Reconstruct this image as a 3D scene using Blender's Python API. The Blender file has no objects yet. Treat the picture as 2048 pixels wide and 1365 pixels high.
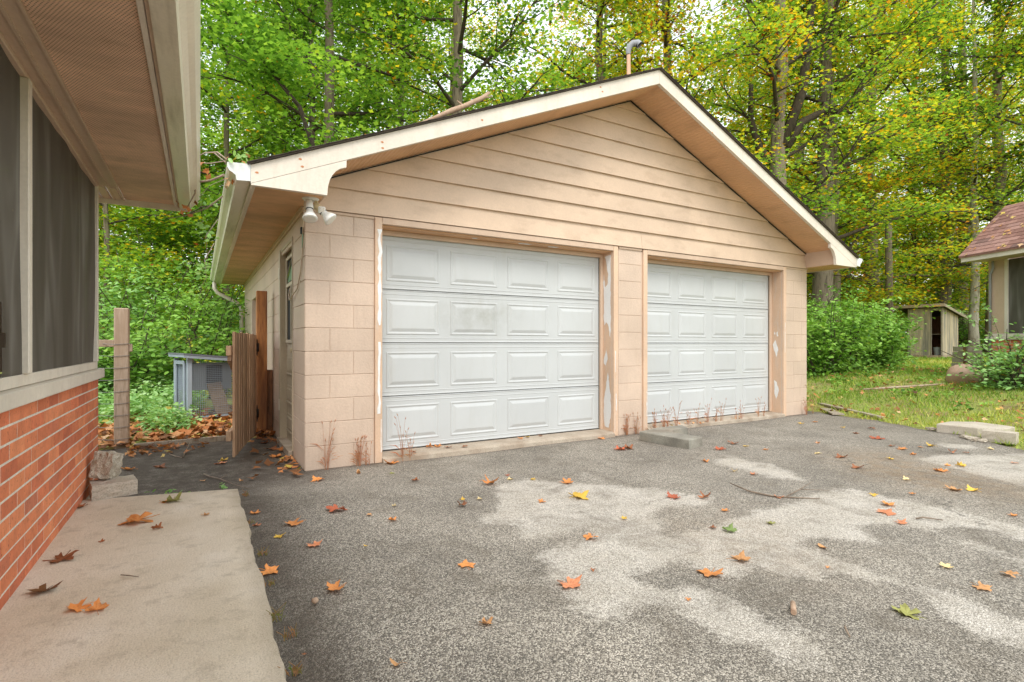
import bpy, math, random
import numpy as np
from mathutils import Vector, Matrix
R = math.radians
sc = bpy.context.scene
COL = sc.collection

# ------------------------------------------------------------------ camera, sky, sun, exposure
cam_d = bpy.data.cameras.new('camera')
cam = bpy.data.objects.new('camera', cam_d); COL.objects.link(cam)
cam.location = (-0.7675, -4.774, 1.083)
cam.rotation_euler = (R(90), 0, R(-30.43))
cam_d.sensor_width = 36.0; cam_d.lens = 18.67; cam_d.shift_y = 0.0027
cam_d.clip_start = 0.05; cam_d.clip_end = 400
sc.camera = cam

SUN_EL, SUN_AZ = R(52), R(200)          # azimuth clockwise from +Y
world = bpy.data.worlds.new('World'); sc.world = world; world.use_nodes = True
wn = world.node_tree; wn.nodes.clear()
w_out = wn.nodes.new('ShaderNodeOutputWorld'); w_bg = wn.nodes.new('ShaderNodeBackground')
w_sky = wn.nodes.new('ShaderNodeTexSky'); w_sky.sky_type = 'NISHITA'; w_sky.sun_disc = False
w_sky.sun_elevation = SUN_EL; w_sky.sun_rotation = SUN_AZ
w_sky.dust_density = 0.5; w_sky.air_density = 2.6; w_sky.ozone_density = 1.0
w_hsv = wn.nodes.new('ShaderNodeHueSaturation'); w_hsv.inputs['Saturation'].default_value = 0.32
wn.links.new(w_sky.outputs[0], w_hsv.inputs['Color'])
w_tc = wn.nodes.new('ShaderNodeTexCoord'); w_ns = wn.nodes.new('ShaderNodeTexNoise'); w_ns.inputs['Scale'].default_value = 2.2; w_ns.inputs['Detail'].default_value = 6
wn.links.new(w_tc.outputs['Generated'], w_ns.inputs['Vector'])
w_cr = wn.nodes.new('ShaderNodeValToRGB'); w_cr.color_ramp.elements[0].position = .3; w_cr.color_ramp.elements[0].color = (.45, .45, .45, 1)
w_cr.color_ramp.elements[1].position = .65; w_cr.color_ramp.elements[1].color = (.85, .85, .85, 1)
wn.links.new(w_ns.outputs['Fac'], w_cr.inputs[0])
w_mx = wn.nodes.new('ShaderNodeMix'); w_mx.data_type = 'RGBA'          # thin even cloud over the sky
wn.links.new(w_cr.outputs[0], w_mx.inputs[0]); wn.links.new(w_hsv.outputs[0], w_mx.inputs[6]); w_mx.inputs[7].default_value = (5.3, 5.6, 6.0, 1)
wn.links.new(w_mx.outputs[2], w_bg.inputs[0])
w_bg.inputs[1].default_value = 0.15
wn.links.new(w_bg.outputs[0], w_out.inputs[0])

sun_d = bpy.data.lights.new('sun', 'SUN'); sun_d.energy = 1.15; sun_d.angle = R(22); sun_d.color = (1.0, .95, .88)
sun = bpy.data.objects.new('sun', sun_d); COL.objects.link(sun)
sd = Vector((math.sin(SUN_AZ)*math.cos(SUN_EL), math.cos(SUN_AZ)*math.cos(SUN_EL), math.sin(SUN_EL)))
sun.rotation_euler = (-sd).to_track_quat('-Z', 'Y').to_euler()
sc.view_settings.view_transform = 'Standard'; sc.view_settings.look = 'None'
sc.view_settings.gamma = 1.0; sc.view_settings.exposure = 1.08
sc.cycles.max_bounces = 8; sc.cycles.diffuse_bounces = 4; sc.cycles.transmission_bounces = 5; sc.cycles.transparent_max_bounces = 8
sc.cycles.use_denoising = True

# ------------------------------------------------------------------ node material helpers
def newmat(name):
    m = bpy.data.materials.new(name); m.use_nodes = True
    nt = m.node_tree; nt.nodes.clear()
    out = nt.nodes.new('ShaderNodeOutputMaterial'); b = nt.nodes.new('ShaderNodeBsdfPrincipled')
    nt.links.new(b.outputs[0], out.inputs[0])
    return m, nt, b, out
def lnk(nt, a, b): nt.links.new(a, b)
def N(nt, kind, **kw):
    n = nt.nodes.new('ShaderNode' + kind)
    for k, v in kw.items():
        if k.startswith('i_'):
            n.inputs[k[2:].replace('_', ' ')].default_value = v
        else: setattr(n, k, v)
    return n
def coords(nt, scale=(1, 1, 1)):
    g = N(nt, 'NewGeometry'); mp = N(nt, 'Mapping'); mp.inputs['Scale'].default_value = scale
    lnk(nt, g.outputs['Position'], mp.inputs[0]); return mp.outputs[0]
def noise(nt, vec, scale, detail=3, rough=.55, dist=0):
    n = N(nt, 'TexNoise'); n.inputs['Scale'].default_value = scale; n.inputs['Detail'].default_value = detail
    n.inputs['Roughness'].default_value = rough; n.inputs['Distortion'].default_value = dist
    lnk(nt, vec, n.inputs['Vector']); return n.outputs['Fac']
def ramp(nt, fac, stops, interp='LINEAR'):
    r = N(nt, 'ValToRGB'); r.color_ramp.interpolation = interp
    el = r.color_ramp.elements
    while len(el) > 1: el.remove(el[-1])
    el[0].position = stops[0][0]; el[0].color = (*stops[0][1], 1) if len(stops[0][1]) == 3 else stops[0][1]
    for p, c in stops[1:]:
        e = el.new(p); e.color = (*c, 1) if len(c) == 3 else c
    lnk(nt, fac, r.inputs[0]); return r.outputs[0]
def mix(nt, fac, a, b, mode='MIX'):
    m = N(nt, 'Mix'); m.data_type = 'RGBA'; m.blend_type = mode
    for sock, v in ((m.inputs[0], fac), (m.inputs[6], a), (m.inputs[7], b)):
        if isinstance(v, (int, float)): sock.default_value = v
        elif isinstance(v, tuple): sock.default_value = (*v, 1) if len(v) == 3 else v
        else: lnk(nt, v, sock)
    return m.outputs[2]
def math_(nt, op, a, b=None, clamp=False):
    m = N(nt, 'Math'); m.operation = op; m.use_clamp = clamp
    for s, v in ((m.inputs[0], a), (m.inputs[1], b)):
        if v is None: continue
        if isinstance(v, (int, float)): s.default_value = v
        else: lnk(nt, v, s)
    return m.outputs[0]
def bump(nt, b, h, strength=.3, dist=.01):
    n = N(nt, 'Bump'); n.inputs['Strength'].default_value = strength; n.inputs['Distance'].default_value = dist
    lnk(nt, h, n.inputs['Height']); lnk(nt, n.outputs[0], b.inputs['Normal'])
def objrand(nt):
    return N(nt, 'ObjectInfo').outputs['Random']
def v3(c, k): return tuple(min(1, x*k) for x in c)

def paint(name, c, rough=.55, var=.1, stain=(.45, .33, .2), stain_amt=.35, streak=(6, 6, 1.2), bs=.12, metal=0, perobj=.05, fn=.06):
    """painted surface: base colour, broad blotches, dirt streaks, faint relief"""
    m, nt, b, out = newmat(name)
    vec = coords(nt); vs = coords(nt, streak)
    n1 = noise(nt, vec, 1.7, 4); n2 = noise(nt, vs, 2.2, 5, .6); n3 = noise(nt, vec, 60, 3)
    col = ramp(nt, n1, [(.3, v3(c, 1-var)), (.7, v3(c, 1+var))])
    sm = ramp(nt, n2, [(.52, (0, 0, 0)), (.78, (stain_amt,)*3)])
    col = mix(nt, sm, col, stain)
    fine = ramp(nt, n3, [(.3, (1-fn,)*3), (.7, (1+fn*.5,)*3)])
    col = mix(nt, 1.0, col, fine, 'MULTIPLY')
    rr = ramp(nt, objrand(nt), [(0, (1-perobj,)*3), (1, (1+perobj*.3,)*3)])
    col = mix(nt, 1.0, col, rr, 'MULTIPLY')
    lnk(nt, col, b.inputs['Base Color']); b.inputs['Roughness'].default_value = rough; b.inputs['Metallic'].default_value = metal
    bump(nt, b, n3, bs, .004)
    return m

def wood(name, c1, c2, scale=(14, 14, 1.5), rough=.75, perobj=.25, dark=None):
    m, nt, b, out = newmat(name)
    tc = N(nt, 'TexCoord'); mp = N(nt, 'Mapping'); mp.inputs['Scale'].default_value = scale
    lnk(nt, tc.outputs['Object'], mp.inputs[0])
    add = N(nt, 'VectorMath'); add.operation = 'ADD'; lnk(nt, mp.outputs[0], add.inputs[0])
    comb = N(nt, 'CombineXYZ'); k = math_(nt, 'MULTIPLY', objrand(nt), 37.0); lnk(nt, k, comb.inputs[0]); lnk(nt, k, comb.inputs[1])
    lnk(nt, comb.outputs[0], add.inputs[1])
    n = noise(nt, add.outputs[0], 3.5, 6, .65, .6); n2 = noise(nt, add.outputs[0], .8, 3)
    col = ramp(nt, n, [(.3, c2), (.5, v3(c1, .85)), (.7, c1)])
    if dark: col = mix(nt, ramp(nt, n2, [(.45, (0,)*3), (.65, (.8,)*3)]), col, dark)
    col = mix(nt, 1.0, col, ramp(nt, objrand(nt), [(0, (1-perobj,)*3), (1, (1,)*3)]), 'MULTIPLY')
    lnk(nt, col, b.inputs['Base Color']); b.inputs['Roughness'].default_value = rough
    bump(nt, b, n, .5, .004)
    return m

def stone(name, c1, c2, rough=.85, scale=6, bs=.6, bd=.006, speck=120, dirt=None):
    m, nt, b, out = newmat(name)
    vec = coords(nt)
    n = noise(nt, vec, scale, 6, .62); n2 = noise(nt, vec, speck, 2); n3 = noise(nt, vec, scale*.35, 4)
    col = ramp(nt, n, [(.3, c2), (.7, c1)])
    col = mix(nt, 1.0, col, ramp(nt, n2, [(.3, (.72,)*3), (.5, (1,)*3), (.75, (1.12,)*3)]), 'MULTIPLY')
    if dirt: col = mix(nt, ramp(nt, n3, [(.5, (0,)*3), (.68, (.7,)*3)]), col, dirt)
    lnk(nt, col, b.inputs['Base Color']); b.inputs['Roughness'].default_value = rough
    bump(nt, b, math_(nt, 'ADD', n, math_(nt, 'MULTIPLY', n2, .4)), bs, bd)
    return m

def leafmat(name, stops, transl=.55, perobj=.12, rough=.5):
    """leaf colour from the per-leaf 'tone' attribute; thin, lets light through"""
    m = bpy.data.materials.new(name); m.use_nodes = True
    nt = m.node_tree; nt.nodes.clear()
    out = N(nt, 'OutputMaterial'); b = N(nt, 'BsdfPrincipled'); tr = N(nt, 'BsdfTranslucent'); mx = N(nt, 'MixShader')
    at = N(nt, 'Attribute'); at.attribute_name = 'tone'
    col = ramp(nt, at.outputs['Fac'], stops)
    if perobj:
        col = mix(nt, 1.0, col, ramp(nt, objrand(nt), [(0, (1-perobj, 1-perobj*.7, 1-perobj)), (1, (1+perobj,)*3)]), 'MULTIPLY')
    lnk(nt, col, b.inputs['Base Color']); b.inputs['Roughness'].default_value = rough
    b.inputs['Specular IOR Level'].default_value = .35
    tc = mix(nt, 1.0, col, (1.25, 1.2, .75), 'MULTIPLY'); lnk(nt, tc, tr.inputs[0])
    mx.inputs[0].default_value = transl
    lnk(nt, b.outputs[0], mx.inputs[1]); lnk(nt, tr.outputs[0], mx.inputs[2]); lnk(nt, mx.outputs[0], out.inputs[0])
    return m

TAN = (.60, .44, .32)
M = {}
M['tan'] = paint('tan_paint', TAN, stain=(.50, .30, .19), stain_amt=.38)
M['tan_block'] = paint('tan_block_paint', (.605, .465, .358), stain=(.46, .33, .24), stain_amt=.4, bs=.6, perobj=.05)
M['siding'] = paint('siding_paint', (.625, .467, .335), stain=(.30, .20, .12), stain_amt=.42, streak=(1.2, 1.2, 3), bs=.05, perobj=.06)
M['soffit'] = paint('soffit_paint', (.70, .42, .235), stain=(.32, .18, .09), stain_amt=.6, streak=(2, .7, 2), bs=.05)
M['fascia'] = paint('fascia_paint', (.74, .665, .56), stain=(.50, .40, .30), stain_amt=.3, bs=.1)
M['jamb'] = paint('jamb_paint', (.66, .46, .315), stain=(.58, .52, .46), stain_amt=.6, streak=(14, 14, 2.5), bs=.3)
M['bare'] = paint('bare_white_primer', (.82, .82, .80), stain=(.66, .6, .52), stain_amt=.3, bs=.2)
M['door'] = paint('garage_door_paint', (.525, .54, .535), rough=.42, var=.04, stain=(.45, .45, .40), stain_amt=.22, bs=.01, perobj=.04, fn=.012)
def door_smudge():
    m = M['door']; nt = m.node_tree; b = [n for n in nt.nodes if n.type == 'BSDF_PRINCIPLED'][0]
    src = b.inputs['Base Color'].links[0].from_socket
    g = N(nt, 'NewGeometry'); mp = N(nt, 'Mapping'); mp.inputs['Location'].default_value = (-1.75*1.5, 0, -1.38*3.4); mp.inputs['Scale'].default_value = (1.5, 0, 3.4)
    lnk(nt, g.outputs['Position'], mp.inputs[0]); ln = N(nt, 'VectorMath'); ln.operation = 'LENGTH'; lnk(nt, mp.outputs[0], ln.inputs[0])
    k = math_(nt, 'MULTIPLY', ramp(nt, ln.outputs['Value'], [(0, (1,)*3), (1, (0,)*3)]), ramp(nt, noise(nt, coords(nt), 7, 6, .7), [(.35, (0,)*3), (.65, (.75,)*3)]))
    lnk(nt, mix(nt, k, src, (.33, .33, .29)), b.inputs['Base Color'])
door_smudge()
M['gutter'] = paint('gutter_enamel', (.82, .76, .62), rough=.28, var=.06, stain=(.25, .2, .12), stain_amt=.7, streak=(5, .5, 5), bs=.03)
M['gutter_white'] = paint('white_end_cap', (.76, .78, .76), rough=.4, var=.05, stain=(.45, .42, .36), stain_amt=.3)
M['sidedoor'] = paint('side_door_paint', (.50, .42, .30), stain=(.33, .27, .18), stain_amt=.6, bs=.15)
M['concrete'] = stone('apron_concrete', (.50, .43, .34), (.34, .27, .2), scale=5, dirt=(.26, .18, .12))
M['bluegrey'] = paint('coop_paint', (.33, .38, .44), stain=(.5, .52, .55), stain_amt=.3, streak=(20, 20, 2))
M['coop_roof'] = paint('coop_roof_paint', (.16, .17, .20), stain=(.25, .26, .3), stain_amt=.3)
M['dark'] = paint('dark_interior', (.02, .018, .016), rough=.9, stain_amt=0)
M['black'] = paint('black_iron', (.015, .015, .016), rough=.35, stain_amt=0)
M['redwood'] = wood('stained_cedar', (.62, .26, .085), (.28, .10, .035), dark=(.2, .08, .035))
M['browntimber'] = wood('brown_treated_timber', (.30, .13, .055), (.09, .04, .02))
M['picket'] = wood('weathered_picket_wood', (.80, .52, .32), (.40, .24, .14), dark=(.52, .32, .2), perobj=.4)
M['greywood'] = wood('grey_weathered_wood', (.66, .50, .37), (.38, .26, .17), dark=(.44, .30, .2))
M['plank'] = wood('pale_board_wood', (.52, .44, .34), (.3, .22, .15))
M['barnwood'] = wood('shed_board_wood', (.80, .66, .45), (.50, .38, .24), scale=(10, 10, .8), dark=(.24, .24, .22), perobj=.2)
M['ramp'] = wood('ramp_wood', (.40, .28, .17), (.2, .12, .07))
M['bark'] = wood('ridged_grey_bark', (.30, .24, .165), (.06, .045, .03), scale=(5, 5, .7), rough=.95, perobj=.3)
M['bark_dark'] = wood('dark_branch_bark', (.10, .075, .05), (.03, .022, .015), scale=(6, 6, 2), rough=.95, perobj=.3)
M['bark_pale'] = wood('pale_peeling_bark', (.62, .56, .46), (.2, .16, .11), scale=(3, 3, 1.2), rough=.9)
M['twig'] = wood('dry_twig', (.32, .24, .17), (.14, .1, .07), scale=(8, 8, 8))
M['deadvine'] = wood('dry_vine_stem', (.50, .38, .29), (.28, .19, .13), scale=(8, 8, 8))
M['debranch'] = wood('barkless_branch', (.58, .40, .27), (.36, .2, .12), scale=(10, 10, 10))
M['mortar'] = stone('mortar', (.76, .70, .60), (.6, .54, .46), scale=20, bs=.3)
M['limestone'] = stone('limestone', (.56, .50, .41), (.42, .36, .28), scale=4, bs=.5)
M['limestone_rough'] = stone('split_limestone', (.58, .52, .42), (.36, .29, .21), scale=14, bs=.9, bd=.02)
M['grey_slab'] = stone('weathered_grey_concrete', (.36, .34, .28), (.18, .165, .135), scale=5, bs=.6, dirt=(.25, .19, .13))
M['boulder'] = stone('pink_granite', (.66, .45, .34), (.44, .27, .19), scale=3, bs=.7)
M['white_plastic'] = paint('white_plastic', (.78, .77, .72), rough=.35, var=.03, stain=(.6, .5, .3), stain_amt=.25)
M['cream_plastic'] = paint('yellowed_plastic', (.60, .48, .28), rough=.4)
M['rust'] = paint('rusty_pink_pipe', (.60, .36, .23), stain=(.3, .13, .06), stain_amt=.5)
M['cap_metal'] = paint('galvanised_cap', (.30, .31, .33), rough=.6)
M['cable'] = paint('tan_cable', (.62, .5, .36), stain_amt=0)
M['greenwire'] = paint('green_wire', (.03, .30, .18), stain_amt=0)
M['greencloth'] = paint('green_cloth', (.12, .24, .10), stain=(.3, .3, .15), stain_amt=.4)
M['shingle_brown'] = stone('brown_roof_shingle', (.10, .075, .055), (.045, .035, .028), scale=9, bs=.6)
M['wire'] = paint('galvanised_wire', (.30, .29, .28), rough=.5, metal=.6, stain_amt=0)
M['nail'] = paint('rust_spot', (.55, .22, .08), stain_amt=0)

def brickmat(name, stops):
    m, nt, b, out = newmat(name)
    vec = coords(nt)
    n = noise(nt, vec, 14, 5, .6); n2 = noise(nt, coords(nt, (1, 1, .5)), 90, 3, .7)
    base = ramp(nt, objrand(nt), stops)
    col = mix(nt, 1.0, base, ramp(nt, n, [(.3, (.82, .8, .8)), (.7, (1.12, 1.12, 1.12))]), 'MULTIPLY')
    pit = ramp(nt, n2, [(.30, (.0,)*3), (.40, (1,)*3)])
    col = mix(nt, pit, (.16, .05, .03), col)
    lnk(nt, col, b.inputs['Base Color']); b.inputs['Roughness'].default_value = .85
    bump(nt, b, n2, .5, .004)
    return m
M['brick'] = brickmat('orange_red_brick', [(0, (.50, .13, .06)), (.35, (.64, .195, .085)), (.7, (.74, .26, .115)), (.9, (.66, .18, .08)), (1, (.52, .17, .09))])
M['redshingle'] = brickmat('faded_red_shingle', [(0, (.22, .11, .085)), (.5, (.31, .16, .125)), (.85, (.39, .22, .18)), (1, (.17, .095, .08))])

def perforated(name, c, pitch, hole, bandstain):
    m, nt, b, out = newmat(name)
    g = N(nt, 'NewGeometry'); sep = N(nt, 'SeparateXYZ'); lnk(nt, g.outputs['Position'], sep.inputs[0])
    row = math_(nt, 'FLOOR', math_(nt, 'DIVIDE', sep.outputs[1], pitch))
    offs = math_(nt, 'MULTIPLY', math_(nt, 'MODULO', row, 2.0), .5)
    u = math_(nt, 'SUBTRACT', math_(nt, 'FRACT', math_(nt, 'ADD', math_(nt, 'DIVIDE', sep.outputs[0], pitch), offs)), .5)
    v = math_(nt, 'SUBTRACT', math_(nt, 'FRACT', math_(nt, 'DIVIDE', sep.outputs[1], pitch)), .5)
    d = math_(nt, 'SQRT', math_(nt, 'ADD', math_(nt, 'MULTIPLY', u, u), math_(nt, 'MULTIPLY', v, v)))
    h = math_(nt, 'LESS_THAN', d, hole)
    n = noise(nt, coords(nt, (1, 2.5, 1)), 2.0, 5, .6); n2 = noise(nt, coords(nt), 9, 4)
    col = ramp(nt, n, [(.32, v3(c, .72)), (.7, v3(c, 1.1))])
    col = mix(nt, ramp(nt, n2, [(.55, (0,)*3), (.8, (.5,)*3)]), col, bandstain)
    col = mix(nt, h, col, (.03, .02, .012))
    lnk(nt, col, b.inputs['Base Color']); b.inputs['Roughness'].default_value = .6
    return m
M['perf'] = perforated('perforated_soffit', (.84, .56, .39), .0115, .22, (.42, .26, .16))
M['perf_fine'] = perforated('perforated_eave_soffit', (.72, .42, .22), .0105, .15, (.45, .25, .12))

def screenmat():
    m = bpy.data.materials.new('insect_screen'); m.use_nodes = True
    nt = m.node_tree; nt.nodes.clear()
    out = N(nt, 'OutputMaterial'); b = N(nt, 'BsdfPrincipled'); tr = N(nt, 'BsdfTransparent'); mx = N(nt, 'MixShader')
    vec = coords(nt, (4, 4, .9)); n = noise(nt, vec, 1.1, 3, .5, .8); n2 = noise(nt, coords(nt), 45, 2)
    col = ramp(nt, n, [(.38, (.065, .056, .042)), (.55, (.105, .095, .078)), (.75, (.21, .20, .18))])
    col = mix(nt, ramp(nt, n2, [(.72, (0,)*3), (.78, (.5,)*3)]), col, (.3, .22, .12))
    lnk(nt, col, b.inputs['Base Color']); b.inputs['Roughness'].default_value = .6
    mx.inputs[0].default_value = .90
    lnk(nt, tr.outputs[0], mx.inputs[1]); lnk(nt, b.outputs[0], mx.inputs[2]); lnk(nt, mx.outputs[0], out.inputs[0])
    return m
M['screen'] = screenmat()
def glassmat():
    m, nt, b, out = newmat('dusty_glass'); b.inputs['Base Color'].default_value = (.05, .055, .06, 1)
    b.inputs['Roughness'].default_value = .12; return m
M['glass'] = glassmat()

def asphalt():
    m, nt, b, out = newmat('worn_asphalt')
    vec = coords(nt)
    def vor(s, rnd=1.0):
        v = N(nt, 'TexVoronoi'); v.inputs['Scale'].default_value = s; v.inputs['Randomness'].default_value = rnd
        lnk(nt, vec, v.inputs['Vector']); return v
    v1 = vor(190); v2 = vor(420)
    bw = N(nt, 'RGBToBW'); lnk(nt, v1.outputs['Color'], bw.inputs[0])
    bw2 = N(nt, 'RGBToBW'); lnk(nt, v2.outputs['Color'], bw2.inputs[0])
    n = noise(nt, vec, 1.1, 5, .6); nf = noise(nt, vec, 7, 5, .65); nff = noise(nt, vec, 45, 3, .7)
    st = ramp(nt, bw.outputs[0], [(.25, (.08, .072, .06)), (.46, (.21, .185, .15)), (.62, (.42, .372, .305)), (.80, (.72, .65, .54))])
    st2 = ramp(nt, bw2.outputs[0], [(.3, (.10, .09, .075)), (.6, (.26, .23, .19)), (.85, (.52, .47, .39))])
    col = mix(nt, .42, st, st2)
    col = mix(nt, 1.0, col, ramp(nt, n, [(.3, (.72,)*3), (.7, (1.2,)*3)]), 'MULTIPLY')
    # pale worn / chalky patches
    ap = N(nt, 'Attribute'); ap.attribute_name = 'pale'
    e = math_(nt, 'ADD', math_(nt, 'ADD', ap.outputs['Fac'], .06), math_(nt, 'MULTIPLY', math_(nt, 'SUBTRACT', nf, .5), 1.8))
    e = math_(nt, 'ADD', e, math_(nt, 'MULTIPLY', math_(nt, 'SUBTRACT', nff, .5), 1.1))
    pf = ramp(nt, e, [(.34, (0,)*3), (.50, (.5,)*3), (.82, (1,)*3)])
    palec = mix(nt, 1.0, ramp(nt, bw.outputs[0], [(.2, (.38, .345, .295)), (.5, (.58, .53, .46)), (.8, (.76, .71, .63))]),
                ramp(nt, noise(nt, vec, 4, 4), [(.3, (.86, .84, .8)), (.7, (1.08,)*3)]), 'MULTIPLY')
    col = mix(nt, math_(nt, 'MULTIPLY', pf, .74), col, palec)
    ab = N(nt, 'Attribute'); ab.attribute_name = 'brown'
    bf = math_(nt, 'MULTIPLY', ab.outputs['Fac'], ramp(nt, nf, [(.35, (.1,)*3), (.6, (.62,)*3)]))
    col = mix(nt, bf, col, (.30, .20, .11))
    # grime blotches and hairline cracks
    gb = noise(nt, vec, 2.6, 6, .7, 1.2)
    col = mix(nt, ramp(nt, gb, [(.50, (0,)*3), (.72, (.55,)*3)]), col, (.13, .105, .075))
    dv = N(nt, 'VectorMath'); dv.operation = 'ADD'; nc_ = N(nt, 'TexNoise'); nc_.inputs['Scale'].default_value = 1.7; nc_.inputs['Detail'].default_value = 5
    lnk(nt, vec, nc_.inputs['Vector']); sc_ = N(nt, 'VectorMath'); sc_.operation = 'SCALE'; sc_.inputs['Scale'].default_value = .8; lnk(nt, nc_.outputs['Color'], sc_.inputs[0])
    lnk(nt, vec, dv.inputs[0]); lnk(nt, sc_.outputs[0], dv.inputs[1])
    ce = N(nt, 'TexVoronoi'); ce.feature = 'DISTANCE_TO_EDGE'; ce.inputs['Scale'].default_value = .42; lnk(nt, dv.outputs[0], ce.inputs['Vector'])
    cr_ = math_(nt, 'MULTIPLY', ramp(nt, ce.outputs['Distance'], [(0, (1,)*3), (.0015, (.7,)*3), (.0035, (0,)*3)]), ramp(nt, n, [(.50, (0,)*3), (.62, (.6,)*3)]))
    col = mix(nt, cr_, col, (.05, .045, .036))
    ad = N(nt, 'Attribute'); ad.attribute_name = 'damp_dark'
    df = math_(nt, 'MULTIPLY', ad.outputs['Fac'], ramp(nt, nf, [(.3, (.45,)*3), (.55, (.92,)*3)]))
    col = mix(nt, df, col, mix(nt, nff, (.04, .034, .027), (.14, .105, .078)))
    lnk(nt, col, b.inputs['Base Color']); b.inputs['Roughness'].default_value = .9
    b.inputs['Specular IOR Level'].default_value = .3
    hh = math_(nt, 'ADD', math_(nt, 'MULTIPLY', v1.outputs['Distance'], -1.2), math_(nt, 'MULTIPLY', nff, .3))
    bump(nt, b, hh, .8, .006)
    return m
M['asphalt'] = asphalt()
def slabmat():
    m, nt, b, out = newmat('walk_concrete')
    vec = coords(nt)
    n = noise(nt, vec, 1.6, 6, .6); n2 = noise(nt, vec, 150, 3, .7); n3 = noise(nt, vec, 12, 5, .7); nb = noise(nt, coords(nt, (3, 1, 1)), 22, 4, .7)
    col = ramp(nt, n, [(.3, (.56, .47, .34)), (.52, (.68, .59, .46)), (.72, (.78, .71, .60))])
    col = mix(nt, 1.0, col, ramp(nt, n2, [(.28, (.62, .6, .58)), (.45, (1,)*3), (.75, (1.14,)*3)]), 'MULTIPLY')
    col = mix(nt, ramp(nt, n3, [(.52, (0,)*3), (.74, (.5,)*3)]), col, (.30, .235, .16))
    ad = N(nt, 'Attribute'); ad.attribute_name = 'damp_dark'
    col = mix(nt, math_(nt, 'MULTIPLY', ad.outputs['Fac'], .6), col, (.2, .155, .1))
    lnk(nt, col, b.inputs['Base Color']); b.inputs['Roughness'].default_value = .88
    bump(nt, b, math_(nt, 'ADD', n2, nb), .55, .004)
    return m
M['slab'] = slabmat()
def groundmat():
    m, nt, b, out = newmat('earth_and_turf')
    vec = coords(nt)
    n = noise(nt, vec, 1.3, 6, .62); n2 = noise(nt, vec, 16, 5, .7); n3 = noise(nt, vec, 55, 3, .7)
    col = ramp(nt, n, [(.32, (.30, .21, .10)), (.46, (.36, .36, .09)), (.62, (.32, .40, .08)), (.75, (.50, .46, .16))])
    col = mix(nt, ramp(nt, n2, [(.48, (0,)*3), (.7, (.8,)*3)]), col, (.20, .115, .055))
    col = mix(nt, 1.0, col, ramp(nt, n3, [(.3, (.55,)*3), (.7, (1.35,)*3)]), 'MULTIPLY')
    lnk(nt, col, b.inputs['Base Color']); b.inputs['Roughness'].default_value = .95
    bump(nt, b, math_(nt, 'ADD', n2, n3), .9, .03)
    return m
M['ground'] = groundmat()

G1, G2, G3 = (.07, .17, .025), (.20, .39, .05), (.38, .57, .08)
Y1, Y2, O1 = (.60, .66, .04), (.92, .64, .03), (.88, .38, .03)
M['lf_green'] = leafmat('maple_green', [(0, G1), (.35, G2), (.75, G3), (.88, Y1), (.96, Y2), (1, O1)])
M['lf_mid'] = leafmat('turning_maple', [(0, G1), (.28, G2), (.52, G3), (.68, Y1), (.82, Y2), (.95, O1), (1, (.4, .1, .02))])
M['lf_gold'] = leafmat('golden_maple', [(0, G1), (.22, G2), (.40, G3), (.58, Y1), (.76, Y2), (.90, O1), (1, (.55, .15, .03))])
M['lf_bush'] = leafmat('bush_leaf', [(0, (.06, .15, .025)), (.35, (.19, .38, .05)), (.8, (.36, .58, .11)), (.95, (.34, .42, .06)), (1, (.5, .22, .05))], .3)
M['lf_light'] = leafmat('pale_green_leaf', [(0, (.13, .30, .07)), (.5, (.34, .58, .19)), (.93, (.52, .70, .34)), (1, (.55, .45, .1))], .35)
M['lf_yellowbush'] = leafmat('yellow_bush_leaf', [(0, (.16, .26, .02)), (.5, (.48, .48, .04)), (.9, (.66, .5, .06)), (1, (.5, .18, .05))], .35)
M['grass'] = leafmat('grass_blade', [(0, (.14, .27, .03)), (.35, (.34, .47, .06)), (.7, (.64, .62, .13)), (1, (.74, .62, .28))], .3, 0)
M['weed'] = leafmat('dry_weed', [(0, (.16, .22, .05)), (.4, (.45, .22, .10)), (.8, (.50, .20, .12)), (1, (.62, .42, .22))], .2, 0)
M['litter'] = leafmat('leaf_litter', [(0, (.10, .045, .02)), (.25, (.30, .12, .04)), (.55, (.55, .20, .06)), (.8, (.66, .33, .14)), (.92, (.62, .42, .24)), (1, (.6, .45, .05))], .12, 0, .7)
LEAFC = {'orange': (.80, .31, .085), 'rust': (.36, .13, .05), 'red': (.50, .13, .06), 'yellow': (.74, .47, .07), 'tan': (.66, .34, .14),
         'salmon': (.70, .27, .13), 'cream': (.80, .62, .30), 'olive': (.34, .34, .10), 'brown': (.22, .10, .035), 'green': (.24, .33, .10)}
def deadleaf(name, c):
    m = bpy.data.materials.new('dead_leaf_' + name); m.use_nodes = True
    nt = m.node_tree; nt.nodes.clear()
    out = N(nt, 'OutputMaterial'); b = N(nt, 'BsdfPrincipled'); tr = N(nt, 'BsdfTranslucent'); mx = N(nt, 'MixShader')
    n = noise(nt, coords(nt), 28, 5, .65)
    col = ramp(nt, n, [(.3, v3(c, .62)), (.5, c), (.72, v3(c, 1.2))])
    col = mix(nt, 1.0, col, ramp(nt, objrand(nt), [(0, (.8, .8, .8)), (1, (1.12, 1.1, 1.05))]), 'MULTIPLY')
    lnk(nt, col, b.inputs['Base Color']); b.inputs['Roughness'].default_value = .6; lnk(nt, col, tr.inputs[0]); mx.inputs[0].default_value = .15
    lnk(nt, b.outputs[0], mx.inputs[1]); lnk(nt, tr.outputs[0], mx.inputs[2]); lnk(nt, mx.outputs[0], out.inputs[0])
    bump(nt, b, n, .4, .003)
    return m
DL = {k: deadleaf(k, c) for k, c in LEAFC.items()}

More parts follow.
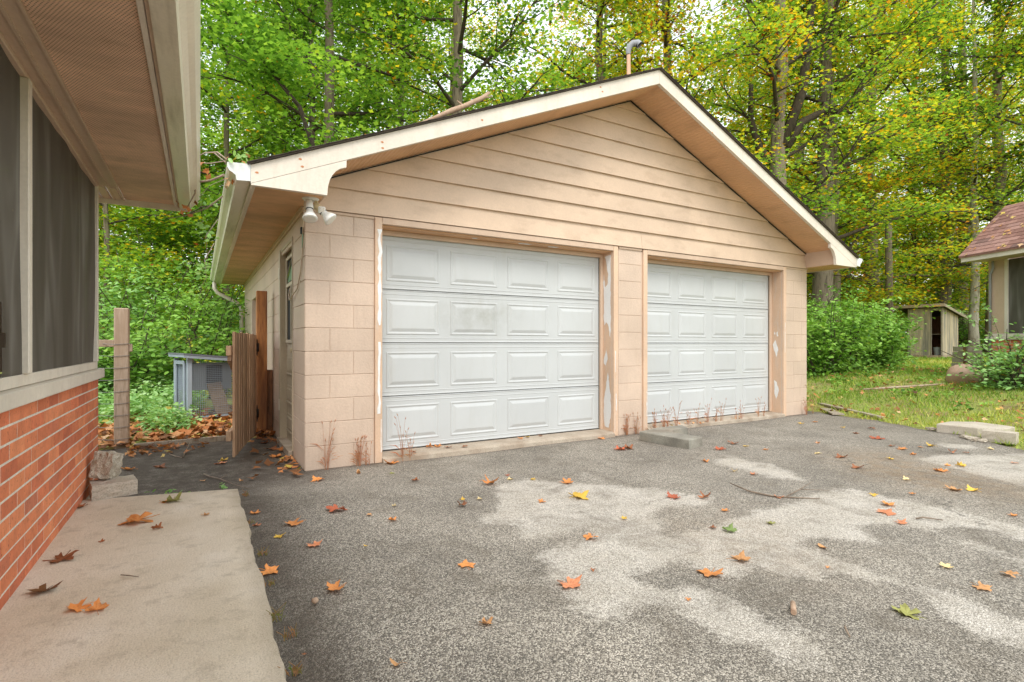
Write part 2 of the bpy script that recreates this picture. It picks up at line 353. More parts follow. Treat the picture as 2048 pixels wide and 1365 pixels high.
# ------------------------------------------------------------------ geometry helpers
ORI = {}                                   # world origin of every Empty / part (unrotated roots)
def tag(o, label=None, cat=None, group=None, kind=None):
    if label: o['label'] = label
    if cat: o['category'] = cat
    if group: o['group'] = group
    if kind: o['kind'] = kind
    return o
def thing(name, loc, label, cat, group=None, rz=0):
    o = bpy.data.objects.new(name, None); COL.objects.link(o); o.location = loc; o.rotation_euler = (0, 0, rz)
    o.empty_display_size = .1
    ORI[o.name] = Vector(loc) if rz == 0 else Vector((0, 0, 0))
    return tag(o, label, cat, group)
def link(name, me, parent=None, loc=None, rot=None):
    """mesh object; loc is in world metres (or in the root's own frame for rotated roots)"""
    o = bpy.data.objects.new(name, me); COL.objects.link(o)
    l = Vector(loc) if loc is not None else None
    if parent is not None:
        o.parent = parent; po = ORI.get(parent.name, Vector((0, 0, 0)))
        if l is None: o.location = -po; ORI[o.name] = Vector((0, 0, 0))
        else: o.location = l - po; ORI[o.name] = l
    else:
        if l is not None: o.location = l
        ORI[o.name] = l if l is not None else Vector((0, 0, 0))
    if rot is not None: o.rotation_euler = rot
    return o

class MB:
    def __init__(s): s.v = []; s.f = []; s.sm = []
    def add(s, vs, fs, smooth=False):
        k = len(s.v); s.v.extend([tuple(map(float, p)) for p in vs])
        for f in fs: s.f.append([k+i for i in f]); s.sm.append(smooth)
        return s
    def box(s, x0, x1, y0, y1, z0, z1):
        v = [(x, y, z) for z in (z0, z1) for y in (y0, y1) for x in (x0, x1)]
        return s.add(v, [(0, 2, 3, 1), (4, 5, 7, 6), (0, 1, 5, 4), (2, 6, 7, 3), (0, 4, 6, 2), (1, 3, 7, 5)])
    def cbox(s, x0, x1, y0, y1, z0, z1, c=.004):
        """box with every edge chamfered"""
        lo = (x0, y0, z0); hi = (x1, y1, z1); idx = {}; vs = []
        for sx in (0, 1):
            for sy in (0, 1):
                for sz in (0, 1):
                    sg = (sx, sy, sz)
                    for ax in range(3):
                        p = [lo[i] if sg[i] == 0 else hi[i] for i in range(3)]
                        for i in range(3):
                            if i != ax: p[i] += c if sg[i] == 0 else -c
                        idx[(sg, ax)] = len(vs); vs.append(tuple(p))
        fs = []
        for ax in range(3):
            a, b = [i for i in range(3) if i != ax]
            for sd_ in (0, 1):
                q = []
                for (p_, r_) in ((0, 0), (1, 0), (1, 1), (0, 1)):
                    sg = [0, 0, 0]; sg[ax] = sd_; sg[a] = p_; sg[b] = r_; q.append(idx[(tuple(sg), ax)])
                if (sd_ == 0) != (ax == 1): q.reverse()
                fs.append(q)
        for ax in range(3):           # edges along ax
            a, b = [i for i in range(3) if i != ax]
            for sa in (0, 1):
                for sb in (0, 1):
                    s0 = [0, 0, 0]; s0[a] = sa; s0[b] = sb; s1 = list(s0); s1[ax] = 1
                    q = [idx[(tuple(s0), a)], idx[(tuple(s1), a)], idx[(tuple(s1), b)], idx[(tuple(s0), b)]]
                    fs.append(q)
        for sx in (0, 1):
            for sy in (0, 1):
                for sz in (0, 1):
                    fs.append([idx[((sx, sy, sz), i)] for i in range(3)])
        return s.add(vs, fs)
    def prism(s, poly, a0, a1, axis='y'):
        """poly in the other two axes (ordered x,z / y,z / x,y), extruded from a0 to a1"""
        n = len(poly)
        def P(p, a): return {'y': (p[0], a, p[1]), 'x': (a, p[0], p[1]), 'z': (p[0], p[1], a)}[axis]
        vs = [P(p, a0) for p in poly] + [P(p, a1) for p in poly]
        fs = [list(range(n)), list(range(2*n-1, n-1, -1))] + [(i, n+i, n+(i+1) % n, (i+1) % n) for i in range(n)]
        return s.add(vs, fs)
    def sweep(s, prof, a0, a1, axis='y', closed=False):
        n = len(prof)
        def P(p, a): return {'y': (p[0], a, p[1]), 'x': (a, p[0], p[1])}[axis]
        vs = [P(p, a0) for p in prof] + [P(p, a1) for p in prof]
        return s.add(vs, [(i, i+1, n+i+1, n+i) for i in range(n-1)])
    def tube(s, pts, rad, sides=8, cap=True, smooth=True):
        pts = [Vector(p) for p in pts]; n = len(pts)
        if isinstance(rad, (int, float)): rad = [rad]*n
        vs = []; prev = None
        for i, p in enumerate(pts):
            t = (pts[min(i+1, n-1)]-pts[max(i-1, 0)]); t = t.normalized() if t.length > 1e-9 else Vector((0, 0, 1))
            if prev is None: u = t.orthogonal().normalized()
            else:
                u = prev - t*prev.dot(t); u = u.normalized() if u.length > 1e-6 else t.orthogonal().normalized()
            prev = u; w = t.cross(u)
            for k in range(sides):
                a = 2*math.pi*k/sides; vs.append(p+(u*math.cos(a)+w*math.sin(a))*rad[i])
        fs = [(i*sides+k, i*sides+(k+1) % sides, (i+1)*sides+(k+1) % sides, (i+1)*sides+k) for i in range(n-1) for k in range(sides)]
        s.add(vs, fs, smooth)
        if cap:
            k = len(s.v)-n*sides
            s.f.append([k+i for i in range(sides)][::-1]); s.sm.append(False)
            s.f.append([k+(n-1)*sides+i for i in range(sides)]); s.sm.append(False)
        return s
    def bar(s, a, b, w, h, up=(0, 0, 1)):
        a, b = Vector(a), Vector(b); t = (b-a).normalized(); u = t.cross(Vector(up)).normalized(); v = u.cross(t)
        vs = [q+u*(w/2*i)+v*(h/2*j) for q in (a, b) for j in (-1, 1) for i in (-1, 1)]
        return s.add(vs, [(0, 2, 3, 1), (4, 5, 7, 6), (0, 1, 5, 4), (2, 6, 7, 3), (0, 4, 6, 2), (1, 3, 7, 5)])
    def mesh(s, name, mat):
        me = bpy.data.meshes.new(name); me.from_pydata(s.v, [], s.f); me.update()
        if any(s.sm): me.polygons.foreach_set('use_smooth', s.sm)
        me.materials.append(mat); return me
    def build(s, name, mat, parent=None, loc=None, rot=None):
        return link(name, s.mesh(name, M[mat] if isinstance(mat, str) else mat), parent, loc, rot)

def npmesh(name, verts, faces_flat, nper, mat, tone=None, smooth=False):
    """fast mesh from numpy: faces all have nper vertices"""
    me = bpy.data.meshes.new(name); nv = len(verts); nf = len(faces_flat)//nper
    me.vertices.add(nv); me.vertices.foreach_set('co', np.asarray(verts, np.float32).ravel())
    me.loops.add(nf*nper); me.loops.foreach_set('vertex_index', np.asarray(faces_flat, np.int32))
    me.polygons.add(nf); me.polygons.foreach_set('loop_start', np.arange(0, nf*nper, nper, dtype=np.int32))
    me.polygons.foreach_set('loop_total', np.full(nf, nper, np.int32))
    me.update(calc_edges=True)
    if smooth: me.polygons.foreach_set('use_smooth', np.ones(nf, bool))
    if tone is not None:
        a = me.attributes.new('tone', 'FLOAT', 'POINT'); a.data.foreach_set('value', np.asarray(tone, np.float32))
    me.materials.append(mat); return me

def smst(a, b, x):
    t = np.clip((x-a)/(b-a), 0, 1); return t*t*(3-2*t)
EDGE_Y = [-40, -6, -2.75, -1.77, 0, 1, 60]; EDGE_X = [5.0, 5.0, 6.49, 7.17, 7.69, 7.7, 7.7]
def edge_x(Y): return np.interp(Y, EDGE_Y, EDGE_X)
def gz(X, Y):
    X = np.asarray(X, float); Y = np.asarray(Y, float)
    z = .085*(1-smst(-.5, 2.2, X))*(1-smst(-1.3, -.2, Y))
    z = z+.42*smst(0, 5.5, X-edge_x(Y))
    z = z+.25*smst(2, 9, Y)*(1-smst(6, 9, X))
    z = z+1.5*smst(18, 60, np.hypot(X, Y))
    return z
def gzf(x, y): return float(gz(x, y))

LEAF_SHAPES = {
    'kite': (np.array([[0, -.5, 0], [.34, 0, .10], [0, .55, -.05], [-.34, 0, .10]]), [(0, 1, 2), (0, 2, 3)]),
    'maple': (np.array([[0, -.42, 0], [.52, -.02, .07], [.20, .12, .03], [0, .58, -.06], [-.20, .12, .03], [-.52, -.02, .07]]), [(0, 1, 2), (0, 2, 3), (0, 3, 4), (0, 4, 5)]),
    'oval': (np.array([[0, -.5, 0], [.24, -.2, .05], [.24, .2, .05], [0, .55, -.06], [-.24, .2, .05], [-.24, -.2, .05]]), [(0, 1, 2), (0, 2, 3), (0, 3, 4), (0, 4, 5)]),
    'blade': (np.array([[-.03, 0, 0], [.03, 0, 0], [0, .15, 1]]), [(0, 1, 2)]),
}
def leaves_mesh(name, P, Nn, size, tone, mat, shape='maple', rng=None):
    """P (n,3) centres, Nn (n,3) normals, size (n,), tone (n,)"""
    rng = rng or np.random.default_rng(1)
    S, F = LEAF_SHAPES[shape]; n = len(P)
    Nn = Nn/np.linalg.norm(Nn, axis=1, keepdims=True)
    a = rng.uniform(0, 2*np.pi, n); r = np.stack([np.cos(a), np.sin(a), rng.normal(0, .25, n)], 1)
    U = np.cross(Nn, r); U /= np.linalg.norm(U, axis=1, keepdims=True)+1e-9
    V = np.cross(Nn, U)
    vs = P[:, None, :] + size[:, None, None]*(S[None, :, 0:1]*U[:, None, :]+S[None, :, 1:2]*V[:, None, :]+S[None, :, 2:3]*Nn[:, None, :])
    k = len(S); base = (np.arange(n)*k)[:, None, None]
    fl = (np.array(F)[None]+base).ravel()
    return npmesh(name, vs.reshape(-1, 3), fl, 3, mat, np.repeat(tone, k))
LEAVES = [
    (-1.06, -1.28, 0.162, 'orange', 1, 'large crumpled orange maple leaf in the middle of the concrete walk'),
    (-0.96, -1.46, 0.057, 'rust', 1, 'small curled rust leaf just right of the large orange leaf on the walk'),
    (-1.3, -1.71, 0.134, 'rust', 1, 'long folded rust brown leaf on the walk close to the brick wall'),
    (-1.29, -2.07, 0.107, 'brown', 1, 'dark brown spiky oak leaf on the walk, nearest the brick wall'),
    (-1.15, -2.31, 0.082, 'orange', 1, 'orange brown curled leaf of the touching pair near the front of the walk, left one'),
    (-1.09, -2.36, 0.072, 'orange', 1, 'orange brown leaf of the touching pair near the front of the walk, right one'),
    (-0.91, -0.93, 0.116, 'olive', 1, 'green brown leaf near the far end of the walk'),
    (-0.74, -1.33, 0.05, 'tan', 1, 'small tan leaf near the far right corner of the walk'),
    (-1.18, -1.54, 0.029, 'rust', 1, 'tiny square brown leaf scrap on the walk'),
    (-0.96, -0.93, 0.048, 'orange', 1, 'small orange leaf scrap touching the green brown leaf on the walk'),
    (-0.06, -1.49, 0.135, 'red', 0, 'bright red maple leaf lying on dark asphalt in front of the left garage door'),
    (-0.32, -1.63, 0.105, 'orange', 0, 'flat light orange maple leaf on asphalt, near the right edge of the walk'),
    (-0.41, -1.8, 0.062, 'yellow', 0, 'small yellow leaf beside the edge of the walk'),
    (-0.28, -2.01, 0.084, 'salmon', 0, 'domed pinkish orange leaf on asphalt between the walk and the garage'),
    (-0.51, -2.23, 0.092, 'orange', 0, 'orange leaf touching the right edge of the concrete walk'),
    (-0.29, -2.55, 0.098, 'orange', 0, 'orange leaf with one raised rim on the near left asphalt'),
    (0.18, -1.81, 0.057, 'orange', 0, 'small rounded orange leaf on plain asphalt right of the red leaf'),
    (0.28, -2.58, 0.087, 'orange', 0, 'twisted light orange leaf alone on the near middle asphalt'),
    (0.03, -0.4, 0.11, 'orange', 0, 'curled orange leaf on asphalt by the front left garage corner'),
    (0.72, -0.09, 0.144, 'orange', 0, 'light orange leaf at the foot of the white peeling left door jamb'),
    (0.37, -0.32, 0.083, 'tan', 0, 'narrow tan leaf on asphalt below the short weeds at the left pier'),
    (0.6, -0.49, 0.05, 'olive', 0, 'tiny yellow green leaf on asphalt below the left door jamb'),
    (0.65, -0.9, 0.069, 'rust', 0, 'small red brown leaf on asphalt below the left end of the left door'),
    (1.1, -1.26, 0.12, 'orange', 0, 'light orange leaf beside the left tip of the pale patch'),
    (0.67, -1.7, 0.064, 'rust', 0, 'orange brown leaf below a small yellow leaf on open asphalt'),
    (0.72, -1.59, 0.04, 'yellow', 0, 'small bright yellow leaf just above an orange brown leaf'),
    (0.84, -1.61, 0.05, 'cream', 0, 'pale yellow leaf on open asphalt left of the white patch'),
    (1.37, -1.06, 0.044, 'red', 0, None),
    (1.32, -1.19, 0.055, 'cream', 0, None),
    (1.48, -1.27, 0.051, 'yellow', 0, 'golden leaf on the upper left rim of the pale patch'),
    (1.2, -1.82, 0.057, 'orange', 0, 'small orange leaf in the left of the pale patch'),
    (1.67, -1.46, 0.116, 'orange', 0, 'orange leaf at the top edge of the pale patch'),
    (1.5, -1.83, 0.156, 'yellow', 0, 'broad lemon yellow leaf on the pale patch'),
    (2.1, -2.13, 0.112, 'red', 0, 'brick red leaf at the right end of the upper pale patch'),
    (2.28, -2.25, 0.088, 'rust', 0, 'orange brown folded leaf just right of the brick red leaf'),
    (1.46, -2.33, 0.049, 'yellow', 0, 'small golden upright leaf in the middle of the pale patch'),
    (1.05, -2.52, 0.086, 'orange', 0, 'light orange leaf at the lower middle of the pale patch'),
    (0.59, -2.95, 0.123, 'salmon', 0, 'large upright salmon orange leaf on the lower left pale patch'),
    (1.26, -3.13, 0.126, 'orange', 0, 'large flat orange oak leaf in the near middle of the drive'),
    (1.54, -3.08, 0.119, 'tan', 0, 'wide tan orange leaf behind the large flat oak leaf'),
    (2.16, -2.51, 0.058, 'orange', 0, 'small orange leaf below the long fallen twig'),
    (1.86, -2.77, 0.086, 'green', 0, 'green leaf on the pale patch beside a small brown curl'),
    (1.82, -2.69, 0.053, 'rust', 0, 'small brown curled leaf left of the green leaf'),
    (2.19, -2.81, 0.066, 'olive', 0, 'olive leaf on the brownish part of the drive'),
    (2.74, -2.5, 0.077, 'salmon', 0, 'pinkish brown leaf caught on the long fallen twig'),
    (2.93, -0.66, 0.133, 'red', 0, 'dark red leaf in front of the grey L-shaped slab, left one of two'),
    (3.04, -0.66, 0.124, 'rust', 0, 'red orange leaf in front of the grey L-shaped slab, right one of two'),
    (3.81, -1.17, 0.123, 'red', 0, 'dark red leaf right of the grey L-shaped slab'),
    (4.2, -1.19, 0.063, 'yellow', 0, None),
    (4.21, -1.03, 0.119, 'rust', 0, None),
    (4.21, -1.41, 0.066, 'orange', 0, None),
    (3.23, -1.47, 0.069, 'orange', 0, None),
    (3.13, -1.85, 0.059, 'yellow', 0, 'yellow leaf near the small upper pale streak'),
    (3.18, -2.0, 0.074, 'salmon', 0, 'salmon leaf below the small upper pale streak'),
    (6.55, -0.57, 0.083, 'orange', 0, None),
    (6.25, -0.56, 0.081, 'yellow', 0, None),
    (6.38, -1.03, 0.064, 'yellow', 0, None),
    (6.61, -1.26, 0.089, 'rust', 0, None),
    (6.04, -1.36, 0.084, 'rust', 0, None),
    (5.88, -1.66, 0.16, 'red', 0, 'reddish brown leaf on asphalt left of the limestone slab'),
    (5.0, -1.49, 0.054, 'orange', 0, None),
    (4.48, -1.79, 0.079, 'cream', 0, None),
    (5.45, -2.1, 0.113, 'orange', 0, None),
    (5.53, -1.97, 0.074, 'rust', 0, None),
    (5.73, -2.15, 0.052, 'orange', 0, None),
    (5.89, -2.18, 0.095, 'yellow', 0, 'yellow leaf in front of the long limestone slab'),
    (6.23, -2.56, 0.072, 'cream', 0, None),
    (5.67, -2.44, 0.079, 'salmon', 0, None),
    (5.79, -2.51, 0.06, 'rust', 0, None),
    (5.23, -2.29, 0.059, 'orange', 0, None),
    (4.81, -2.28, 0.066, 'yellow', 0, None),
    (4.49, -2.01, 0.114, 'rust', 0, None),
    (4.17, -2.31, 0.104, 'rust', 0, 'curled rust leaf on the brown stained asphalt'),
    (4.95, -2.67, 0.062, 'orange', 0, None),
    (4.65, -2.73, 0.115, 'orange', 0, 'orange brown leaf on the right near a crack in the asphalt'),
    (5.01, -2.74, 0.079, 'yellow', 0, None),
    (5.6, -2.93, 0.063, 'salmon', 0, None),
    (4.08, -2.72, 0.056, 'cream', 0, None),
    (4.04, -3.04, 0.111, 'tan', 0, 'tan leaf on the far right part of the drive'),
    (4.15, -3.12, 0.096, 'yellow', 0, 'bright yellow folded leaf on the far right part of the drive'),
    (3.38, -2.81, 0.057, 'yellow', 0, None),
    (3.65, -2.94, 0.05, 'orange', 0, None),
    (3.21, -2.98, 0.094, 'orange', 0, 'orange brown leaf just above a salmon leaf on the right'),
    (3.01, -3.06, 0.115, 'salmon', 0, 'flat salmon leaf on the pale right part of the drive'),
    (2.88, -3.2, 0.078, 'salmon', 0, 'small salmon leaf below the flat salmon leaf'),
    (3.64, -3.49, 0.057, 'orange', 0, None),
    (2.08, -3.18, 0.08, 'tan', 0, 'narrow tan orange leaf on pale ground right of centre'),
    (1.84, -3.34, 0.024, 'orange', 0, None),
    (2.35, -3.62, 0.058, 'cream', 0, 'cream coloured leaf on the dark right asphalt'),
    (2.5, -3.81, 0.07, 'tan', 0, 'tan leaf near the right edge of the drive'),
    (2.22, -3.8, 0.08, 'tan', 0, 'pointed cream orange leaf on the pale band at right'),
    (1.65, -3.75, 0.111, 'olive', 0, 'large pale green and tan oak leaf on near right asphalt'),
    (0.95, -3.27, 0.029, 'orange', 0, None),
    (0.12, -3.08, 0.058, 'tan', 0, 'curled grey brown leaf on near asphalt'),
    (-0.24, -3.17, 0.05, 'tan', 0, 'narrow tan leaf at the very front of the drive'),
    (-0.48, -2.97, 0.016, 'rust', 0, None),
    (0.78, -2.87, 0.027, 'rust', 0, None),
    (-0.06, -2.14, 0.025, 'yellow', 0, None),
    (0.09, -1.66, 0.035, 'tan', 0, None),
    (0.28, -1.54, 0.031, 'cream', 0, None),
    (-0.49, -1.32, 0.065, 'orange', 0, 'orange leaf by the far right corner of the walk'),
    (-0.5, -1.56, 0.049, 'salmon', 0, 'pinkish brown leaf against the right edge of the walk'),
    (1.18, 0.15, 0.079, 'orange', 0, None),
    (1.27, 0.15, 0.089, 'orange', 0, None),
    (1.35, 0.07, 0.089, 'rust', 0, None),
    (1.59, 0.48, 0.075, 'yellow', 0, None),
    (1.5, 0.01, 0.07, 'rust', 0, None),
    (2.21, 0.12, 0.075, 'orange', 0, None),
    (2.32, 0.15, 0.066, 'yellow', 0, None),
    (2.49, 0.15, 0.067, 'rust', 0, None),
    (3.42, 0.26, 0.11, 'rust', 0, None),
    (3.18, -0.07, 0.091, 'orange', 0, None),
    (3.54, 0.02, 0.071, 'rust', 0, None),
    (3.68, 0.02, 0.084, 'rust', 0, None),
    (4.48, 0.48, 0.149, 'red', 0, None),
    (4.67, 0.47, 0.123, 'orange', 0, None),
    (4.98, 0.19, 0.095, 'orange', 0, None),
    (5.18, 0.23, 0.097, 'rust', 0, None),
    (5.64, 0.35, 0.087, 'rust', 0, None),
    (6.14, 0.31, 0.089, 'orange', 0, None),
    (0.97, 0.01, 0.057, 'rust', 0, None),
    (-0.58, 0.82, 0.093, 'yellow', 0, 'yellow leaf near the foot of the open gate'),
    (-0.61, 0.69, 0.117, 'salmon', 0, 'salmon leaf under the foot of the open gate'),
    (-1.3, 0.83, 0.12, 'orange', 0, 'orange leaf on dark ground behind the walk, beside the stacked stones'),
    (-1.07, 0.78, 0.114, 'rust', 0, 'upright brown leaf on dark ground behind the walk'),
    (-0.14, 0.74, 0.124, 'orange', 0, 'orange leaf against the side wall below the side door'),
    (-0.13, 1.14, 0.123, 'rust', 0, None),
    (-0.13, 0.48, 0.055, 'tan', 0, None),
    (-0.75, 0.07, 0.047, 'tan', 0, None),
    (-0.49, -0.09, 0.047, 'tan', 0, None),
    (-0.16, 1.57, 0.109, 'rust', 0, None),
    (-0.02, 1.66, 0.112, 'rust', 0, None),
    (-0.18, 1.9, 0.103, 'rust', 0, None),
    (-0.12, 0.18, 0.061, 'tan', 0, None),
    (-1.37, -0.79, 0.077, 'rust', 1, 'rust leaf standing against the brick wall at the edge of the walk'),
]
PALE = [[(0.57, -2.02), (0.76, -1.94), (0.97, -1.73), (1.08, -1.35), (1.47, -1.25), (1.82, -1.55), (2.13, -1.83), (2.29, -2.15), (2.35, -2.33), (2.11, -2.35), (1.92, -2.22), (1.64, -2.32), (1.67, -2.5), (1.51, -2.57), (1.34, -2.63), (1.73, -2.68), (2.28, -2.61), (2.68, -2.66), (3.13, -2.57), (3.46, -2.61), (3.42, -2.96), (3.47, -3.12), (3.43, -3.4), (3.43, -3.71), (3.16, -3.78), (3.16, -3.34), (2.9, -3.34), (2.82, -3.19), (2.63, -3.04), (2.48, -3.19), (2.54, -3.32), (2.38, -3.27), (2.22, -3.08), (1.98, -3.03), (2.0, -3.24), (1.98, -3.5), (2.02, -3.76), (2.03, -4.07), (1.77, -4.13), (1.69, -3.92), (1.92, -3.73), (1.93, -3.57), (1.83, -3.42), (1.55, -3.37), (1.59, -3.21), (1.48, -3.12), (1.35, -3.27), (1.25, -3.13), (1.31, -2.97), (1.22, -2.89), (1.08, -2.99), (0.95, -2.96), (0.82, -2.97), (0.89, -3.15), (1.16, -3.24), (1.11, -3.35), (1.09, -3.5), (1.12, -3.67), (1.04, -3.85), (0.95, -3.82), (0.91, -3.69), (0.89, -3.58), (0.81, -3.54), (0.84, -3.4), (0.88, -3.24), (0.77, -3.16), (0.74, -3.24), (0.6, -3.23), (0.49, -3.14), (0.56, -3.03), (0.52, -2.91), (0.54, -2.81), (0.66, -2.74), (0.66, -2.6), (0.75, -2.53), (0.91, -2.6), (1.14, -2.49), (1.17, -2.32), (0.78, -2.43), (0.7, -2.31), (0.84, -2.18)], [(3.27, -1.52), (3.59, -1.41), (3.67, -1.82), (3.47, -2.17), (3.52, -2.35), (3.24, -2.19), (3.28, -1.9)], [(5.04, -2.38), (5.6, -2.45), (5.88, -2.67), (6.54, -2.92), (4.58, -3.42), (4.8, -2.91), (4.94, -2.62)], [(2.86, -3.43), (2.93, -3.62), (2.81, -3.64), (2.77, -3.48)], [(2.81, -3.68), (2.87, -3.85), (2.74, -3.89), (2.7, -3.73)], [(1.99, -1.21), (2.06, -1.44), (1.97, -1.49), (1.91, -1.31)], [(6.2, -2.1), (6.34, -2.44), (6.09, -2.48), (5.97, -2.23)]]
BROWN = [[(4.61, -1.79), (5.22, -2.0), (4.79, -2.75), (4.76, -3.38), (4.16, -3.53), (3.95, -2.9), (3.96, -2.36)], [(1.71, -3.01), (1.93, -3.2), (1.81, -3.41), (1.55, -3.37), (1.52, -3.2)], [(1.76, -2.38), (1.88, -2.66), (2.14, -2.9), (1.87, -3.02), (1.53, -2.84), (1.54, -2.58)]]
rnd = random.Random(7)
# ================================================================== SETTING: ground, drive, walk
def grid_mesh(name, Xs, Ys, zf, mat, attrs=None):
    nx, ny = Xs.shape
    Z = zf(Xs, Ys)
    v = np.stack([Xs, Ys, Z], -1).reshape(-1, 3)
    i, j = np.meshgrid(np.arange(nx-1), np.arange(ny-1), indexing='ij'); k = (i*ny+j).ravel()
    f = np.stack([k, k+ny, k+ny+1, k+1], 1).ravel()
    me = npmesh(name, v, f, 4, mat, smooth=True)
    for an, vals in (attrs or {}).items():
        a = me.attributes.new(an, 'FLOAT', 'POINT'); a.data.foreach_set('value', np.asarray(vals, np.float32).ravel())
    return me
def inside(poly, X, Y):
    r = np.zeros(X.shape, bool); n = len(poly)
    for i in range(n):
        x0, y0 = poly[i]; x1, y1 = poly[(i+1) % n]
        c = ((y0 > Y) != (y1 > Y)) & (X < (x1-x0)*(Y-y0)/((y1-y0) if y1 != y0 else 1e-9)+x0)
        r ^= c
    return r
def blur(a, k, n=2):
    for _ in range(n):
        for ax in (0, 1):
            c = np.cumsum(np.pad(a, [(k+1, k) if i == ax else (0, 0) for i in (0, 1)], mode='edge'), axis=ax)
            a = (np.take(c, range(2*k+1, c.shape[ax]), ax)-np.take(c, range(0, c.shape[ax]-2*k-1), ax))/(2*k+1)
    return a
# earth and turf
gx = np.concatenate([np.linspace(-90, -8, 22), np.linspace(-7.5, 30, 150), np.linspace(33, 130, 24)])
gy = np.concatenate([np.linspace(-90, -9, 22), np.linspace(-8.6, 22, 120), np.linspace(25, 130, 26)])
GX, GY = np.meshgrid(gx, gy, indexing='ij')
gr = np.random.default_rng(3)
bumpy = lambda X, Y: gz(X, Y)-.02+np.where((X > edge_x(Y)+.15) | (Y > 2.3), .02+.018*np.sin(X*2.3+np.sin(Y*1.7)*2)*np.cos(Y*2.1+X*.6), -.02)
tag(link('ground', grid_mesh('ground', GX, GY, bumpy, M['ground'])), 'earth and turf around the garage', kind='structure')
# asphalt drive
nu, nv = 250, 270
U, V = np.meshgrid(np.linspace(0, 1, nu), np.linspace(-9.5, 2.02, nv), indexing='ij')
wob = .05*np.sin(V*5.1)+.03*np.sin(V*13.7+1)
AX = -4.2+(edge_x(V)+wob*(V < 2)+4.2)*U
pale = np.zeros(AX.shape)
for pl in PALE: pale = np.maximum(pale, inside(pl, AX, V).astype(float))
pale = blur(pale, 1, 2)
brown = np.zeros(AX.shape)
for pl in BROWN: brown = np.maximum(brown, inside(pl, AX, V).astype(float))
brown = blur(brown, 6, 2)
damp_dark = smst(-.75, .0, V)*(1-smst(-.1, .45, AX))
damp_dark = np.maximum(damp_dark, .85*(1-smst(-.5, -.22, AX))*(AX > -.62))
damp_dark = np.maximum(damp_dark, .6*smst(-.16, .0, V)*(AX > 0))  # asphalt mixed darker in a strip along the garage foot
damp_dark = np.maximum(damp_dark, .5*smst(.25, .0, edge_x(V)-AX))  # and mixed darker along the grass edge
tag(link('asphalt_drive', grid_mesh('asphalt_drive', AX, V, lambda x, y: gz(x, y)+.004*np.sin(x*3)*np.cos(y*2.4)-.002, M['asphalt'],
         {'pale': pale, 'brown': brown, 'damp_dark': damp_dark})), 'worn asphalt drive with pale patches', kind='structure')
# concrete walk beside the brick house
u, v = np.meshgrid(np.linspace(0, 1, 60), np.linspace(0, 1, 90), indexing='ij')
yy = -6.5+(5.86-.17*u+.03*(1-u))*v
xr = -.552+.006*np.sin(yy*7)+.004*np.sin(yy*19+2)+.003*np.sin(yy*47)
xx = -1.39+(xr+1.39)*u
dm = (1-smst(0, .1, 1-u))*.55+smst(.9, 1, v)*.25  # walk mixed towards brown along its right and far edges
top = MB()
me = grid_mesh('concrete_walk', xx, yy, lambda x, y: .12+0*x, M['slab'], {'damp_dark': dm})
walk = tag(link('concrete_walk', me), 'concrete walk along the brick wall', kind='structure')
side = MB()      # the rough slab edge
ed = [(xx[-1, j], yy[-1, j]) for j in range(90)]+[(xx[i, -1], yy[i, -1]) for i in range(59, -1, -1)]
n = len(ed)
side.add([(x, y, .12) for x, y in ed]+[(x+.006, y+.004, .10) for x, y in ed]+[(x, y, -.05) for x, y in ed], [(i, i+1, n+i+1, n+i) for i in range(n-1)]+[(n+i, n+i+1, 2*n+i+1, 2*n+i) for i in range(n-1)])
mes = side.mesh('walk_edge', M['slab']); a = mes.attributes.new('damp_dark', 'FLOAT', 'POINT'); a.data.foreach_set('value', np.full(len(side.v), .9, np.float32))  # side faces of the slab mixed strongly towards dark brown
link('walk_edge', mes, walk)

# ================================================================== GARAGE
W, D, H = 7.32, 7.0, 2.235
G = thing('garage', (0, 0, 0), 'tan painted block garage with two white roll-up doors and a sided gable', 'garage')
DL0, DL1, DR0, DR1, DZ = .66, 3.405, 3.945, 6.70, 2.172
core = MB()
for x0, x1 in ((.006, DL0), (DL1, DR0), (DR1, W-.006)): core.box(x0, x1, .002, .19, -.1, H-.03)
SD0, SD1, SDZ = .644, 1.50, 2.11                     # side door opening
WN0, WN1, WZ0, WZ1 = 4.3, 5.3, 1.1, 1.83
core.box(.002, .19, .19, SD0, -.1, H-.03); core.box(.002, .19, SD0, SD1, SDZ, H-.03)
core.box(.002, .19, SD1, WN0, -.1, H-.03); core.box(.002, .19, WN1, D, -.1, H-.03)
core.box(.006, .19, WN0, WN1, -.1, WZ0); core.box(.006, .19, WN0, WN1, WZ1, H-.03)
core.box(W-.19, W-.006, .19, D, -.1, H-.03); core.box(.19, W-.19, D-.19, D, -.1, H-.03)
core.box(DL0, DL1, .03, .19, DZ+.002, H-.03); core.box(DR0, DR1, .03, .19, DZ+.002, H-.03)
core.build('masonry_core', 'tan_block', G)
MB().box(.02, W-.02, .21, D-.2, -.02, .055).build('floor_slab', 'concrete', G)
ap = MB()
for x0, x1 in ((DL0+.002, DL1-.002), (DR0+.002, DR1-.002)):
    ap.prism([(-.05, -.03), (-.045, .035), (.0, .052), (.30, .062), (.30, -.03)], x0, x1, 'x')
ap.build('concrete_threshold', 'concrete', G)
